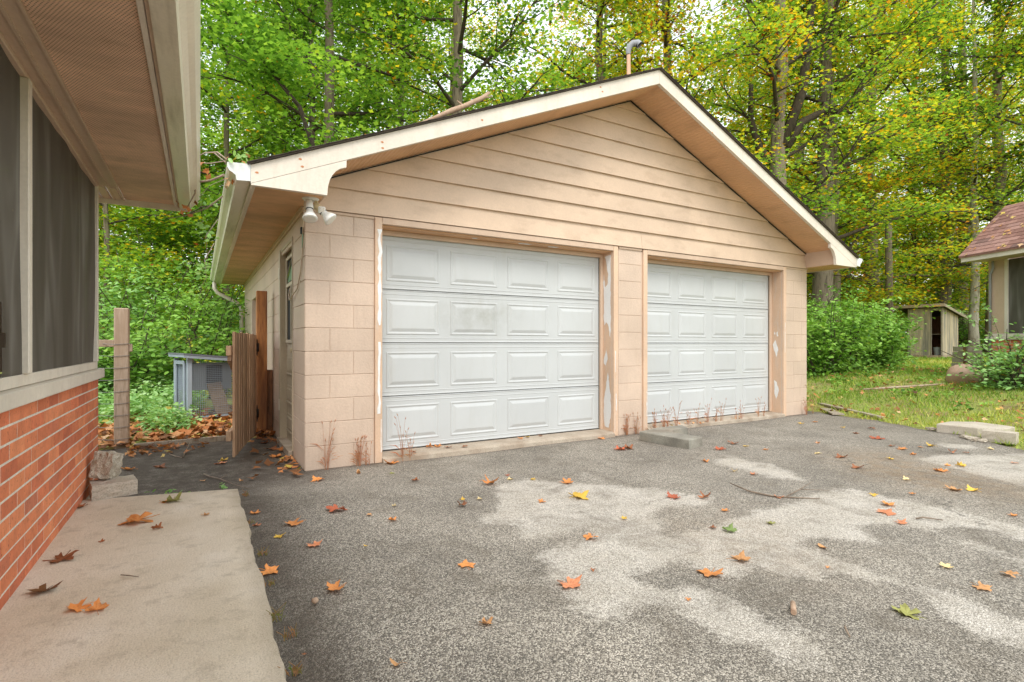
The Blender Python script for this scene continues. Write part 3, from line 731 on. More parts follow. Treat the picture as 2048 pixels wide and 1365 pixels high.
# blocks (running bond), shared meshes by length
BW, BH = .4064, .2032
blk = {}
def block(parent, L, loc, rz=0, hh=BH, name='wall_block'):
    key = (round(L, 3), round(hh, 3), rz != 0)
    if key not in blk:
        mb = MB(); mb.cbox(.0006, L-.0006, -.003, .02, .0022, hh-.0022, .0028)
        if rz: mb.v = [(y, L-x if rz < 0 else x, z) for x, y, z in mb.v] if rz < 0 else [(y, x, z) for x, y, z in mb.v]
        blk[key] = mb.mesh(name, M['tan_block'])
    return link(name, blk[key], parent, loc)
def course_segments(a, b, odd):
    """block joints from a to b"""
    xs = [a]; x = a+(BW/2 if odd else BW)
    while x < b-.02: xs.append(x); x += BW
    xs.append(b); return list(zip(xs[:-1], xs[1:]))
for c in range(11):
    z = c*BH; hh = BH if c < 10 else H-10*BH-.0
    for x0, x1 in course_segments(0, DL0-.068, c % 2 == 1): block(G, x1-x0, (x0, 0, z), 0, hh)
    block(G, .365, (3.493, 0, z), 0, hh)
    for x0, x1 in course_segments(6.772, W, c % 2 == 1): block(G, x1-x0, (x0, 0, z), 0, hh)
    for y0, y1 in course_segments(0, D, c % 2 == 0):
        for a0, a1 in ((0, SD0-.002), (SD1+.045, WN0), (WN1, D)) if z < WZ1-.1 and z+hh > WZ0+.05 else ((0, SD0-.002), (SD1+.045, D)):
            if z > 2.0: a0, a1 = (0, D) if a0 == 0 else (1, 1)
            q0, q1 = max(y0, a0), min(y1, a1)
            if q1-q0 > .03: block(G, q1-q0, (0, q0, z), 1, hh)
# lap siding in the gable, cut to the soffit line
SOF = lambda x: 2.44+.424*(x if x < 3.66 else W-x)
gc = MB(); gc.prism([(.01, 2.205), (W-.01, 2.205), (W-.01, SOF(0)), (3.66, SOF(3.66)), (.01, SOF(0))], .012, .16, 'y')
gc.build('gable_sheathing', 'dark', G)
z = 2.237; k = 0
lines = [2.236]+[2.44+.2045*i for i in range(9)]
for k in range(len(lines)-1):
    z0, z1 = lines[k], min(lines[k+1], SOF(3.66)-.005)
    if z1-z0 < .02: continue
    def ext(zz): return max(0, (zz-2.44)/.424)
    segs = [(0, 1)] if k else [(0, (3.845)/W), (3.848/W, 1)]
    for s0, s1 in segs:
        lo0, lo1 = ext(z0), W-ext(z0); hi0, hi1 = ext(z1), W-ext(z1)
        X0 = lo0 if s0 == 0 else s0*W; X1 = lo1 if s1 == 1 else s1*W
        H0 = hi0 if s0 == 0 else s0*W; H1 = hi1 if s1 == 1 else s1*W
        yb, yt = -.032, -.007
        mb = MB()
        v = [(X0, yb, z0), (X1, yb, z0), (H1, yt, z1+.004), (H0, yt, z1+.004), (X0, .011, z0), (X1, .011, z0), (H1, .011, z1+.004), (H0, .011, z1+.004)]
        mb.add(v, [(0, 1, 2, 3), (4, 7, 6, 5), (0, 4, 5, 1), (1, 5, 6, 2), (2, 6, 7, 3), (3, 7, 4, 0)])
        mb.build('siding_board', 'siding', G)
# water table strips under the siding
ws = MB()
for x0, x1 in ((0, DL0-.07), (3.493, 3.858), (6.772, W)): MB().box(x0, x1, -.016, -.0042, H-.026, H-.004).build('drip_strip', 'tan', G)
# door casings and jambs
for a, b in ((DL0, DL1), (DR0, DR1)):
    for x0, x1 in ((a-.068, a), (b, b+.068)):
        MB().cbox(x0+(.0 if x0 < a else .001), x1, -.022, .02, 0.004, H-.006, .003).build('door_casing', 'jamb', G)
    MB().cbox(a+.001, b-.001, -.022, .024, DZ, H-.004, .003).build('head_casing', 'tan', G)
    MB().box(a-.02, a+.003, .0215, .198, .055, DZ-.0125).build('door_jamb', 'jamb', G)
    MB().box(b-.003, b+.02, .0215, .198, .055, DZ-.0125).build('door_jamb', 'jamb', G)
    MB().box(a, b, .0245, .20, DZ-.012, DZ+.001).build('head_jamb', 'soffit', G)
    st = MB()
    for q in ((a+.001, a+.042), (b-.042, b-.001)): st.cbox(q[0], q[1], .165, .195, .06, DZ-.013, .003)
    st.cbox(a+.043, b-.043, .165, .195, DZ-.06, DZ-.013, .003)
    st.build('door_stop', 'tan', G)
# peeled paint (thin flakes missing, white primer showing)
def flat(name, poly, mapf, mat, parent):
    r_ = random.Random(len(poly)*7+int(poly[0][1]*100)); q = []
    for i in range(len(poly)):
        a_, b_ = poly[i], poly[(i+1) % len(poly)]; L_ = math.hypot(b_[0]-a_[0], b_[1]-a_[1]); n_ = max(1, min(6, int(L_/.03)))
        for k_ in range(n_):
            t_ = k_/n_; q.append((a_[0]+(b_[0]-a_[0])*t_+r_.uniform(-.007, .007)*(k_ > 0), a_[1]+(b_[1]-a_[1])*t_+r_.uniform(-.008, .008)*(k_ > 0)))
    poly = q
    mb = MB(); n = len(poly)
    mb.add([mapf(p) for p in poly], [list(range(n))]); return mb.build(name, mat, parent)
for poly in ([(0.135, 2.12), (0.024, 2.13), (0.024, 1.834), (0.03, 1.6), (0.024, 1.365), (0.035, 1.13), (0.062, 1.278), (0.107, 1.339), (0.142, 1.299), (0.155, 1.372), (0.150, 1.613), (0.160, 1.781), (0.148, 1.922), (0.125, 1.757), (0.089, 1.784), (0.071, 1.912), (0.107, 2.053)],
             [(0.150, 0.411), (0.107, 0.595), (0.08, 0.745), (0.053, 0.628), (0.026, 0.483), (0.026, 0.247), (0.062, 0.09), (0.134, 0.1), (0.152, 0.216)],
             [(0.143, 0.922), (0.107, 1.012), (0.08, 0.905), (0.116, 0.821), (0.152, 0.849)]):
    flat('peeled_patch', poly, lambda p: (DL1-.005, p[0], p[1]), 'bare', G)
for poly in ([(0.15, 1.068), (0.109, 1.143), (0.061, 0.993), (0.093, 0.88), (0.125, 0.977)], [(0.125, 0.54), (0.085, 0.505), (0.053, 0.395), (0.093, 0.242), (0.125, 0.374)],
             [(0.09, 1.25), (0.07, 1.27), (0.06, 1.2), (.08, 1.19)], [(0.13, 1.24), (0.12, 1.27), (0.11, 1.21)]):
    flat('peeled_patch', poly, lambda p: (DR1-.005, p[0], p[1]), 'bare', G)
def ragged(x, z0, z1, w, sd):
    r = random.Random(sd); n = max(4, int((z1-z0)/.05)); L = [(x-w*r.uniform(.1, .5), z0+(z1-z0)*i/n) for i in range(n+1)]
    Rr = [(x+w*r.uniform(.1, .5), z1-(z1-z0)*i/n) for i in range(n+1)]; return L+Rr
for x, z0, z1, w, sd in ((.636, 1.25, 2.12, .05, 1), (.630, .45, 1.1, .035, 2), (3.44, .3, .5, .02, 3), (3.43, .75, 1.0, .014, 4), (6.735, .95, 1.4, .012, 5), (3.93, .2, .5, .012, 6), (.648, .1, .4, .012, 7)):
    flat('peeled_patch', ragged(x, z0, z1, w, sd), lambda p: (p[0], -.0235, p[1]), 'bare', G)
for x, w in ((2.25, .18), (2.62, .15), (1.65, .06), (4.35, .08)):
    flat('peeled_patch', [(x-w/2, .08), (x, .06), (x+w/2, .075), (x+w/3, .11), (x-w/3, .12)], lambda p: (p[0], p[1], DZ-.0135), 'bare', G)
# sectional doors
def garage_door(a, b):
    z0, z1 = .068, DZ-.055; wd = b-a-.084; x0 = a+.042
    gd = MB().box(x0, x0+wd, .222, .24, z0, z1).build('garage_door', 'dark', G)
    hs = (z1-z0)/4
    pm = None
    for r in range(4):
        s0, s1 = z0+r*hs, z0+(r+1)*hs
        mb = MB()          # section: face with shallow ribs beside each joint
        p = [(.215, s0+.001), (.198, s0+.003), (.196, s0+.010), (.200, s0+.018), (.200, s0+.040), (.197, s0+.044), (.200, s0+.049), (.200, s1-.052), (.197, s1-.047), (.200, s1-.042), (.200, s1-.016), (.196, s1-.010), (.198, s1-.005), (.215, s1-.002)]
        mb.prism(p, x0+.004, x0+wd-.004, 'x')
        mb.build('door_section', 'door', gd)
        pw, ph = wd/4-.12, hs-.165
        if pm is None:
            q = MB(); rings = []
            for ins, y in ((0, .0005), (.006, -.005), (.014, -.0055), (.022, -.001), (.030, .0), (.058, -.009), (.064, -.010)):
                rings.append([(ins, y, ins), (pw-ins, y, ins), (pw-ins, y, ph-ins), (ins, y, ph-ins)])
            vs = [p_ for rg in rings for p_ in rg]
            fs = [(4*i+j, 4*i+(j+1) % 4, 4*i+4+(j+1) % 4, 4*i+4+j) for i in range(len(rings)-1) for j in range(4)]
            fs.append([4*(len(rings)-1)+j for j in range(4)])
            q.add(vs, fs); pm = q.mesh('raised_panel', M['door'])
        for c in range(4):
            link('raised_panel', pm, gd, (x0+.06+c*wd/4, .2, s0+.078))
    MB().box(x0, x0+wd, .205, .235, z0-.008, z0+.001).build('rubber_seal', 'black', gd)
    return gd
garage_door(DL0, DL1); garage_door(DR0, DR1)
# smudges on the left door
# rake soffit with ribs, fascia, returns
OV = .47; XL, XR = -.45, 7.79
def corr(xa, xb):
    n = int(abs(xb-xa)/.0225); prof = []
    for i in range(n+1):
        x = xa+(xb-xa)*i/n; prof.append((x, SOFX(x)+(.006 if i % 2 else -.001)))
    return prof
SOFX = lambda x: 2.44+.424*(x if x < 3.66 else W-x)
MB().sweep(corr(.09, 3.66), -OV+.02, .0, 'y').build('rake_soffit', 'soffit', G)
MB().sweep(corr(3.66, 7.26), -OV+.02, .0, 'y').build('rake_soffit', 'soffit', G)
jc = MB()
for a_, b_ in (((.09, SOFX(.09)), (3.66, SOFX(3.66))), ((7.26, SOFX(7.26)), (3.66, SOFX(3.66)))):
    n = 60
    for i in range(n):
        pass
    jc.bar((a_[0], -.03, a_[1]-.012), (b_[0], -.03, b_[1]-.012), .01, .012, up=(0, 1, 0))
jc.build('soffit_channel', 'dark', G)
FT = lambda x: 2.575+.4285*(x if x < 3.66 else W-x)
FB = lambda x: 2.44+.424*(x if x < 3.66 else W-x)
MB().prism([(XL, FB(XL)), (XL, FT(XL)), (3.659, FT(3.66)), (3.659, FB(3.66))], -OV-.022, -OV+.018, 'y').build('fascia_board', 'fascia', G)
MB().prism([(XR, FB(XR)), (XR, FT(XR)), (3.661, FT(3.66)), (3.661, FB(3.66))], -OV-.022, -OV+.018, 'y').build('fascia_board', 'fascia', G)
pc = [(-.448, 2.238), (.084, 2.237), (.092, 2.317), (.104, 2.36), (.124, 2.40), (.15, 2.435), (.178, 2.458), (.205, 2.47), (.23, 2.478), (.232, FB(.23)-.002), (-.448, FB(-.448)-.002)]
MB().prism(pc, -OV-.020, -OV+.018, 'y').build('return_bracket', 'fascia', G)
MB().prism([(W-x+(.02 if x < -.4 else 0), z) for x, z in pc], -OV-.020, -OV+.018, 'y').build('return_bracket', 'fascia', G)
for xs in (.088, W-.068-.0):
    s_ = 1 if xs < 1 else -1
    MB().box(min(xs, xs-s_*.012), max(xs, xs-s_*.012), -OV+.018, -.001, 2.25, FB(.1)-.004).build('return_side', 'tan', G)
for x0, x1 in ((XL+.002, .076), (W-.056, XR-.002)):
    MB().box(x0, x1, -OV+.02, -.0, 2.248, 2.256).build('return_soffit', 'perf_fine', G)
    MB().box(x0 if x0 < 0 else W+.003, -.003 if x0 < 0 else x1, .0, D+.0, 2.248, 2.256).build('eave_soffit', 'perf_fine', G)
mo = MB(); mo.box(-.018, -.0045, .0, D, 2.205, 2.247); mo.box(-.03, -.0185, .0, D, 2.232, 2.247)
mo.build('soffit_moulding', 'tan', G)
# side fascias and gutters
for s_, xo in ((-1, XL), (1, XR)):
    x0, x1 = (xo, xo+.02) if s_ < 0 else (xo-.02, xo)
    MB().box(x0, x1, -OV+.02, D+.1, 2.24, 2.375).build('side_fascia', 'fascia', G)
    gp = [(.002, 2.385), (.002, 2.262), (.092, 2.256), (.098, 2.292), (.118, 2.308), (.136, 2.318), (.150, 2.342), (.152, 2.372), (.146, 2.378), (.142, 2.372)]
    out_ = [(xo+s_*a_, b_) for a_, b_ in gp]; inn = [(xo+s_*(a_*.94+.004), b_+.004) for a_, b_ in gp]
    MB().sweep(out_+inn[::-1], -OV-.02, D+.1, 'y').build('gutter', 'gutter', G)
    cap = out_[:9]
    MB().prism(cap, -OV-.026, -OV-.0205, 'y').build('gutter_end_cap', 'gutter_white', G)
    MB().prism(cap, D+.1005, D+.106, 'y').build('gutter_end_cap', 'gutter_white', G)
# trim bead where fascia meets soffit
MB().box(XL+.0205, XL+.034, -OV+.02, D, 2.2385, 2.2475).build('soffit_trim', 'fascia', G)
# downspout at the back
ds = MB(); ds.tube([(-.53, 6.85, 2.26), (-.53, 6.85, 2.14), (-.48, 6.86, 2.06), (-.14, 6.9, 1.88), (-.07, 6.9, 1.78), (-.06, 6.9, .1)], .036, 10)
ds.build('downspout', 'fascia', G)
# roof: deck and stepped shingle rows
rf = MB()
for s_ in (0, 1):
    xe = XL-.02 if s_ == 0 else XR+.02
    zt = lambda x: FT(x)+.004
    q = [(xe, zt(xe)), (3.66, zt(3.66)), (3.66, zt(3.66)+.012), (xe, zt(xe)+.012)]
    rf.prism(q, -OV-.045, D+.35, 'y')
roof = rf.build('roof', 'shingle_brown', G)
sh = MB()
nrow = 30
for s_ in (0, 1):
    for i in range(nrow):
        xa = XL-.025+(3.66-XL+.02)*i/nrow; xb = XL-.025+(3.66-XL+.02)*(i+1.15)/nrow; xb = min(xb, 3.662)
        za, zb = FT(xa)+.0165, FT(xb)+.0165
        p = [(xa, za), (xb, zb), (xb, zb+.002), (xa, za+.007)]
        if s_: p = [(W-x+0, zz) for x, zz in p]
        sh.prism(p, -OV-.055, D+.36, 'y')
o = sh.build('shingle_rows', 'shingle_brown', roof); tag(o, kind='stuff')
# vent pipe on the roof
vp = MB().tube([(4.60, 1.0, 4.0), (4.58, 1.0, 5.30)], .028, 12).build('vent_pipe', 'rust', G)
MB().tube([(4.578, 1.0, 5.27), (4.576, 1.0, 5.32), (4.59, .99, 5.385), (4.635, .97, 5.43), (4.69, .93, 5.43), (4.71, .91, 5.40)], [.033, .037, .043, .047, .052, .054], 12, cap=False).build('pipe_elbow', 'cap_metal', vp)
MB().tube([(4.69, .93, 5.42), (4.70, .92, 5.41)], .047, 12).build('pipe_mouth', 'dark', vp)
# rust spots on the fascia
ns = MB()
for x, zz in [(-.41, 2.332), (-.113, 2.482), (-.098, 2.428), (.517, 2.732), (.521, 2.684), (2.812, 3.744), (2.838, 3.704), (1.434, 3.108), (1.959, 3.43), (4.541, 3.62)]:
    ns.add([(x+.011*math.cos(t*.785)*(1+.3*math.sin(t*2)), -OV-.0235, zz+.008*math.sin(t*.785)) for t in range(8)], [list(range(8))])
tag(ns.build('rust_spots', 'nail', G), kind='stuff')
# side door
sdr = MB(); x0 = .05
sdr.box(x0, x0+.035, SD0+.03, SD1-.035, .06, 2.07)
door = sdr.build('side_door', 'sidedoor', G)
fr = MB()
fr.cbox(-.012, .10, SD0+.0, SD0+.03, .0, 2.10, .003); fr.cbox(-.022, .10, SD1-.035, SD1+.04, .0, 2.10, .003); fr.cbox(-.012, .10, SD0+.031, SD1-.036, 2.072, 2.11, .003)
fr.build('door_frame', 'sidedoor', G)
MB().box(-.045, .09, SD0, SD1+.04, -.02, .06).build('door_sill', 'concrete', G)
wy0, wy1 = SD0+.13, SD1-.13
MB().box(x0-.004, x0-.001, wy0, wy1, 1.12, 1.97).build('door_window', 'dark', door)
mo = MB()
for y0, y1, z0, z1 in ((wy0-.02, wy1+.02, 1.09, 1.125), (wy0-.02, wy1+.02, 1.965, 2.0), (wy0-.02, wy0+.02, 1.125, 1.965), (wy1-.02, wy1+.02, 1.125, 1.965), (wy0+.02, wy1-.02, 1.68, 1.72), (wy0+.26, wy0+.285, 1.125, 1.68)):
    mo.cbox(x0-.022, x0-.005, y0, y1, z0, z1, .003)
mo.build('window_muntin', 'sidedoor', door)
MB().add([(x0-.012, wy0+.03, 1.93), (x0-.02, wy0+.25, 1.86), (x0-.028, wy0+.42, 1.72), (x0-.02, wy0+.12, 1.73)], [(0, 1, 2, 3)]).build('cloth_scrap', 'greencloth', door)
MB().add([(x0-.010, wy0+.30, 1.96), (x0-.016, wy1-.05, 1.86), (x0-.03, wy1-.12, 1.75), (x0-.02, wy0+.35, 1.80)], [(0, 1, 2, 3)]).build('broken_pane', 'glass', door)
MB().box(x0-.010, x0-.006, wy0+.05, wy0+.14, 1.13, 1.68).build('curtain_strip', 'twig', door)
for zc in (.86, .56, .26):
    mb = MB(); mb.cbox(x0-.010, x0-.0005, wy0, wy1, zc-.085, zc+.085, .004)
    mb.cbox(x0-.020, x0-.011, wy0+.03, wy1-.03, zc-.055, zc+.055, .008); mb.cbox(x0-.022, x0-.0005, wy0-.012, wy1+.012, zc-.1, zc-.086, .003)
    mb.build('door_panel', 'sidedoor', door)
MB().tube([(x0-.03, SD0+.08, 1.02), (x0-.065, SD0+.08, 1.02)], [.012, .026], 10).build('door_knob', 'cream_plastic', door)
hg = MB()
for zc in (1.85, .42): hg.box(-.027, -.0225, SD1-.01, SD1+.05, zc-.06, zc+.06)
hg.build('door_hinge', 'fascia', door)
# small window further back
wf = MB()
for y0, y1, z0, z1 in ((WN0, WN0+.04, WZ0, WZ1), (WN1-.04, WN1, WZ0, WZ1), (WN0+.04, WN1-.04, WZ0, WZ0+.04), (WN0+.04, WN1-.04, WZ1-.04, WZ1)): wf.box(.06, .12, y0, y1, z0, z1)
win = wf.build('window', 'tan', G); MB().box(.13, .135, WN0+.0, WN1, WZ0, WZ1).build('pane', 'glass', win)

# ================================================================== BRICK HOUSE on the left
BX, BY = -1.389, -.043
HS = thing('brick_house', (BX, BY, 0), 'orange brick house corner with screened porch above a stone sill', 'house')
Y0H = -7.5
MB().box(BX-1.2, BX-.0018, Y0H, BY-.0018, -.05, .842).build('mortar_wall', 'mortar', HS)
bm_ = {}
def brick(parent, L, loc, axis, bx=.0, hh=.0677, face=0):
    key = (round(L, 3), axis)
    if key not in bm_:
        mb = MB()
        if axis == 'y': mb.cbox(-.06, 0, .0032, L-.0032, .0045, hh-.0045, .0010)
        else: mb.cbox(.0032, L-.0032, -.06, 0, .0045, hh-.0045, .0010)
        bm_[key] = mb.mesh('brick', M['brick'])
    return link('brick', bm_[key], parent, loc)
nb = 0
for r in range(11):
    z = .122+r*.0655 if False else .842-(r+1)*.0655-.0+.0
    z = .842-(r+1)*.0677
    off = .1016 if r % 2 else .2032
    y = BY; first = True
    while y > -4.55:
        L = off if first else .2032; first = False
        brick(HS, L, (BX+rnd.uniform(-.0012, .0012), y-L, z), 'y'); y -= L
    x = BX-.09; k = 0
    L0 = .1016 if r % 2 == 0 else .2032
    for q in range(5):
        L = L0 if q == 0 else .2032
        x -= L; brick(HS, L, (x, BY, z), 'x')
# stone sill, rail, screens, mullions
MB().cbox(BX-.30, BX+.030, Y0H, BY+.045, .842, .906, .004).build('stone_sill', 'fascia', HS)
MB().cbox(BX-.10, BX-.004, Y0H, BY-.002, .909, .957, .003).build('sill_rail', 'fascia', HS)
sf = MB(); TZ = 2.185
muls = [-1.838, -3.55, -5.3]
for yc in muls: MB().cbox(BX-.05, BX+.012, yc-.028, yc+.022, .958, TZ, .004).build('mullion', 'fascia', HS)
MB().cbox(BX-.06, BX+.002, BY-.045, BY+.002, .958, 2.206, .003).build('corner_post', 'fascia', HS)
MB().cbox(BX-.06, BX+.004, Y0H, BY-.046, TZ, 2.2065, .003).build('head_rail', 'tan', HS)
def screen(y0, y1, seed, torn=False):
    n, m = 46, 22; r = random.Random(seed); vs = []
    ph = [r.uniform(0, 6) for _ in range(4)]
    for j in range(m+1):
        zt = j/m
        for i in range(n+1):
            t = i/n
            x = BX-.018+.004*math.sin(t*11+ph[0]+zt*1.3)+.002*math.sin(t*31+ph[1]-zt*3)+.006*math.sin(zt*5+t*3+ph[2])*(1-zt)
            vs.append((x, y0+(y1-y0)*t, .957+(TZ-.957)*zt))
    fs = [(j*(n+1)+i, j*(n+1)+i+1, (j+1)*(n+1)+i+1, (j+1)*(n+1)+i) for j in range(m) for i in range(n)]
    if torn:
        def hole(f):
            c = np.mean([vs[k] for k in f], 0); t = (c[1]-y0)/(y1-y0)
            return c[2] < 1.20-.06*math.sin(t*20) and c[1] < -2.115+.02*math.sin(c[2]*30)
        fs = [f for f in fs if not hole(f)]
    MB().add(vs, fs, True).build('insect_screen', 'screen', HS)
screen(-1.815, BY-.045, 3); screen(-3.525, -1.866, 5, True); screen(-5.27, -3.575, 8)
# porch interior: back wall, floor, a few dim shapes
MB().box(BX-2.4, BX-2.3, Y0H, BY-.02, .0, 2.3).build('inner_wall', 'greywood', HS)
MB().box(BX-2.3, BX-.062, BY-.12, BY-.046, .9, 2.2).build('end_wall', 'greywood', HS)
MB().box(BX-.42, BX-.30, -2.35, -1.93, .90, 1.16).build('stacked_wood', 'barnwood', HS)
MB().box(BX-2.4, BX-.062, Y0H, BY-.0, 2.235, 2.25).build('porch_ceiling', 'dark', HS)
MB().box(BX-2.3, BX-.2, Y0H, BY-.14, .75, .84).build('porch_floor', 'dark', HS)
# eave
EX = -.95; ZS = 2.215; YE = .37
MB().box(BX+.115, EX, Y0H, YE-.02, ZS, ZS+.008).build('perforated_soffit', 'perf', HS)
fz = MB(); fz.box(BX-.0, BX+.113, Y0H, BY+.005, ZS-.008, ZS+.004); fz.box(BX+.046, BX+.058, Y0H, YE-.025, ZS-.016, ZS-.0085); fz.box(BX+.104, BX+.114, Y0H, YE-.025, ZS-.014, ZS-.0085)
fz.build('frieze_trim', 'tan', HS)
rb = MB()
for i in range(7): rb.cbox(BX-.35+.066*i, BX-.35+.066*i+.05, BY+.012, YE-.022, ZS-.012, ZS+.004, .003)
rb.build('ribbed_soffit', 'tan', HS)
MB().box(BX-1.5, BX-.352, BY+.012, YE-.022, ZS, ZS+.008).build('soffit_panel', 'perf', HS)
MB().cbox(EX+.001, EX+.022, Y0H, YE-.02, ZS-.014, ZS+.01, .002).build('soffit_bead', 'fascia', HS)
MB().box(EX+.026, EX+.04, Y0H, YE-.004, ZS-.018, ZS+.11).build('eave_fascia', 'tan', HS)
MB().prism([(BX-1.5, ZS-.045), (EX+.04, ZS-.045), (-.835, ZS-.040), (-.835, ZS+.10), (BX-1.5, ZS+.10)], YE-.02, YE+.005, 'y').build('end_fascia', 'fascia', HS)
gp = [(EX+.041, ZS+.125), (EX+.041, ZS-.028), (-.835, ZS-.036), (-.829, ZS+.0), (-.808, ZS+.022), (-.785, ZS+.038), (-.768, ZS+.066), (-.766, ZS+.104), (-.772, ZS+.110), (-.776, ZS+.102)]
MB().sweep(gp+[(x-.003, z+.003) for x, z in gp[::-1]], Y0H, YE+.02, 'y').build('gutter', 'gutter', HS)
MB().prism(gp[:9], YE+.0205, YE+.026, 'y').build('gutter_end_cap', 'gutter', HS)
rr_ = MB(); rr_.prism([(-.86, ZS+.135), (BX-2.4, ZS+.135+.4*(BX*-1+2.4-.86)), (BX-2.4, ZS+.16+.4*(BX*-1+2.4-.86)), (-.85, ZS+.15)], Y0H, YE+.03, 'y')
rr_.build('roof', 'redshingle', HS)

# ================================================================== PORCH BUILDING on the right (rotated)
d1 = Vector((.399, .917, 0)); n1 = Vector((.917, -.399, 0))
PS = Vector((12.548, -.533, 0)); rzP = math.atan2(-d1.y, -d1.x)      # local x = along the wall towards the viewer, y = inward? handled below
# local frame: x runs along the eave towards the viewer, y runs away from the garage
PH = thing('screened_porch_building', (PS.x, PS.y, 0), 'small brick building with red shingle roof and screened wall at the right edge', 'building', rz=rzP)
sgn = 1 if (Matrix.Rotation(-rzP, 3, 'Z') @ n1).y > 0 else -1
def yb(mb):
    mb.v = [(x, y*sgn, z) for x, y, z in mb.v]; return mb
yb(MB().box(.002, 3.4, .0025, 2.6, .30, 1.16)).build('mortar_wall', 'mortar', PH)
bmx = {}
for r in range(11):
    z = 1.16-(r+1)*.0677; x = 0; first = True
    while x < 1.9:
        L = (.1016 if r % 2 else .2032) if first else .2032; first = False
        if L not in bmx:
            bmx[L] = yb(MB().cbox(.0045, L-.0045, 0, .09, .0045, .0622, .0018)).mesh('brick', M['brick'])
        link('brick', bmx[L], PH, (x, 0, z)); x += L
yb(MB().cbox(-.03, 3.4, -.035, .12, 1.161, 1.215, .004)).build('sill_board', 'fascia', PH)
yb(MB().cbox(-.01, 3.4, -.012, .06, 1.218, 1.275, .004)).build('sill_rail', 'fascia', PH)
yb(MB().box(0, .30, .0, .10, 1.276, 2.70)).build('corner_panel', 'tan', PH)
yb(MB().box(.0, .10, .101, 2.6, 1.276, 2.70)).build('end_wall', 'tan', PH)
yb(MB().cbox(.301, .36, -.008, .07, 1.276, 2.70, .004)).build('corner_trim', 'fascia', PH)
yb(MB().box(.36, 3.4, .02, .024, 1.276, 2.68)).build('insect_screen', 'screen', PH)
yb(MB().box(.62, .66, .5, .54, 1.276, 2.68)).build('inner_post', 'bluegrey', PH)
yb(MB().box(.05, 3.4, 1.2, 1.25, .3, 2.7)).build('inner_wall', 'greywood', PH)
yb(MB().box(.80, 1.35, 1.15, 1.19, 1.2, 2.2)).build('inner_panel', 'bluegrey', PH)
yb(MB().tube([(.13, -.06, 2.68), (.12, -.04, 2.55), (.06, -.03, 2.42), (.05, -.03, .5)], .02, 8)).build('downspout', 'cap_metal', PH)
EYo = -.535; z0, z1 = 2.72, 3.80; y1r = EYo+1.0
yb(MB().prism([(EYo, z0-.045), (EYo, z0+.06), (EYo+.03, z0+.06), (EYo+.03, z0-.045)], -.07, 3.5, 'x')).build('eave_fascia', 'fascia', PH)
yb(MB().box(-.05, 3.5, EYo+.03, .0, z0-.03, z0-.02)).build('soffit', 'tan', PH)
rk = MB().prism([(EYo, z0+.05), (y1r, z1-.03), (3.2, z1-.03+.3), (3.2, 2.7), (0, 2.7)], -.06, .0, 'x'); yb(rk).build('gable_infill', 'tan', PH)
rd = MB().prism([(EYo-.03, z0+.035), (y1r, z1-.02), (3.3, z1+.28), (3.3, z1+.31), (y1r, z1+.0), (EYo-.03, z0+.062)], -.085, 3.5, 'x')
roofP = yb(rd).build('roof', 'redshingle', PH)
rows = 13; SL = math.hypot(1.03, z1-z0-.06); sm_ = {}
for i in range(rows):
    t0 = i/rows; y_a = EYo-.035+(1.03)*t0; z_a = z0+.064+(z1-z0-.062)*t0
    x = -.09; k = 0
    while x < 2.6:
        wd = .24 if (k or i % 2 == 0) else .12
        if wd not in sm_:
            dy, dz = 1.03/rows*1.15, (z1-z0-.062)/rows*1.15
            q = MB().prism([(0, 0), (dy, dz), (dy, dz+.003), (-.002, .013)], .003, wd-.003, 'x'); sm_[wd] = yb(q).mesh('shingle', M['redshingle'])
        link('shingle', sm_[wd], roofP, (x, y_a*sgn, z_a)); x += wd; k += 1
rl = random.Random(5); RM = Matrix.Translation(PS) @ Matrix.Rotation(rzP, 4, 'Z'); Pq = []; Nq = []
for i in range(85):
    t0 = rl.random()**1.3; x = rl.uniform(-.05, 2.3)
    Pq.append(tuple(RM @ Vector((x, (EYo-.035+1.03*t0)*sgn, z0+.085+(z1-z0-.062)*t0)))); nn = RM.to_3x3() @ Vector((rl.uniform(-.3, .3), -.7*sgn, .7)); Nq.append(tuple(nn))
gq = np.random.default_rng(4)
tag(link('leaf_litter', leaves_mesh('leaf_litter', np.array(Pq), np.array(Nq), gq.uniform(.05, .10, 85), gq.uniform(.75, 1, 85), M['litter'], 'maple', gq)), 'yellow and tan leaves scattered on the red shingle roof', kind='stuff')
# ================================================================== THINGS
# floodlight under the eave corner
FL = thing('security_light', (.045, -.03, 2.24), 'white twin floodlight with motion sensor hanging under the left eave corner', 'security light')
MB().tube([(.045, -.03, 2.247), (.045, -.03, 2.238), (.045, -.03, 2.225)], [.064, .066, .05], 20).build('mounting_plate', 'white_plastic', FL)
def lamp(p0, dr, m1='white_plastic'):
    p0 = Vector(p0); dr = Vector(dr).normalized()
    s_ = MB().tube([p0, p0+dr*.02, p0+dr*.085, p0+dr*.088], [.018, .028, .030, .026], 16).build('lamp_socket', m1, FL)
    q = p0+dr*.088
    MB().tube([q, q+dr*.01, q+dr*.03, q+dr*.058, q+dr*.085, q+dr*.092, q+dr*.096], [.024, .026, .03, .046, .058, .056, .04], 20).build('bulb', 'white_plastic', s_)
    MB().tube([q+dr*-.004, q+dr*.004], .0285, 16).build('dark_ring', 'dark', s_)
lamp((.030, -.05, 2.225), (-.02, -.30, -.72))
lamp((.075, -.035, 2.20), (.52, -.25, -.55), 'cream_plastic')
se = MB(); se.bar((.085, -.04, 2.225), (.10, -.05, 2.15), .022, .022)
arm = se.build('sensor_arm', 'cream_plastic', FL)
MB().cbox(.095, .150, -.085, -.045, 2.125, 2.180, .008).build('motion_sensor', 'white_plastic', FL)
MB().cbox(.104, .142, -.092, -.0855, 2.132, 2.168, .003).build('sensor_lens', 'mortar', FL)
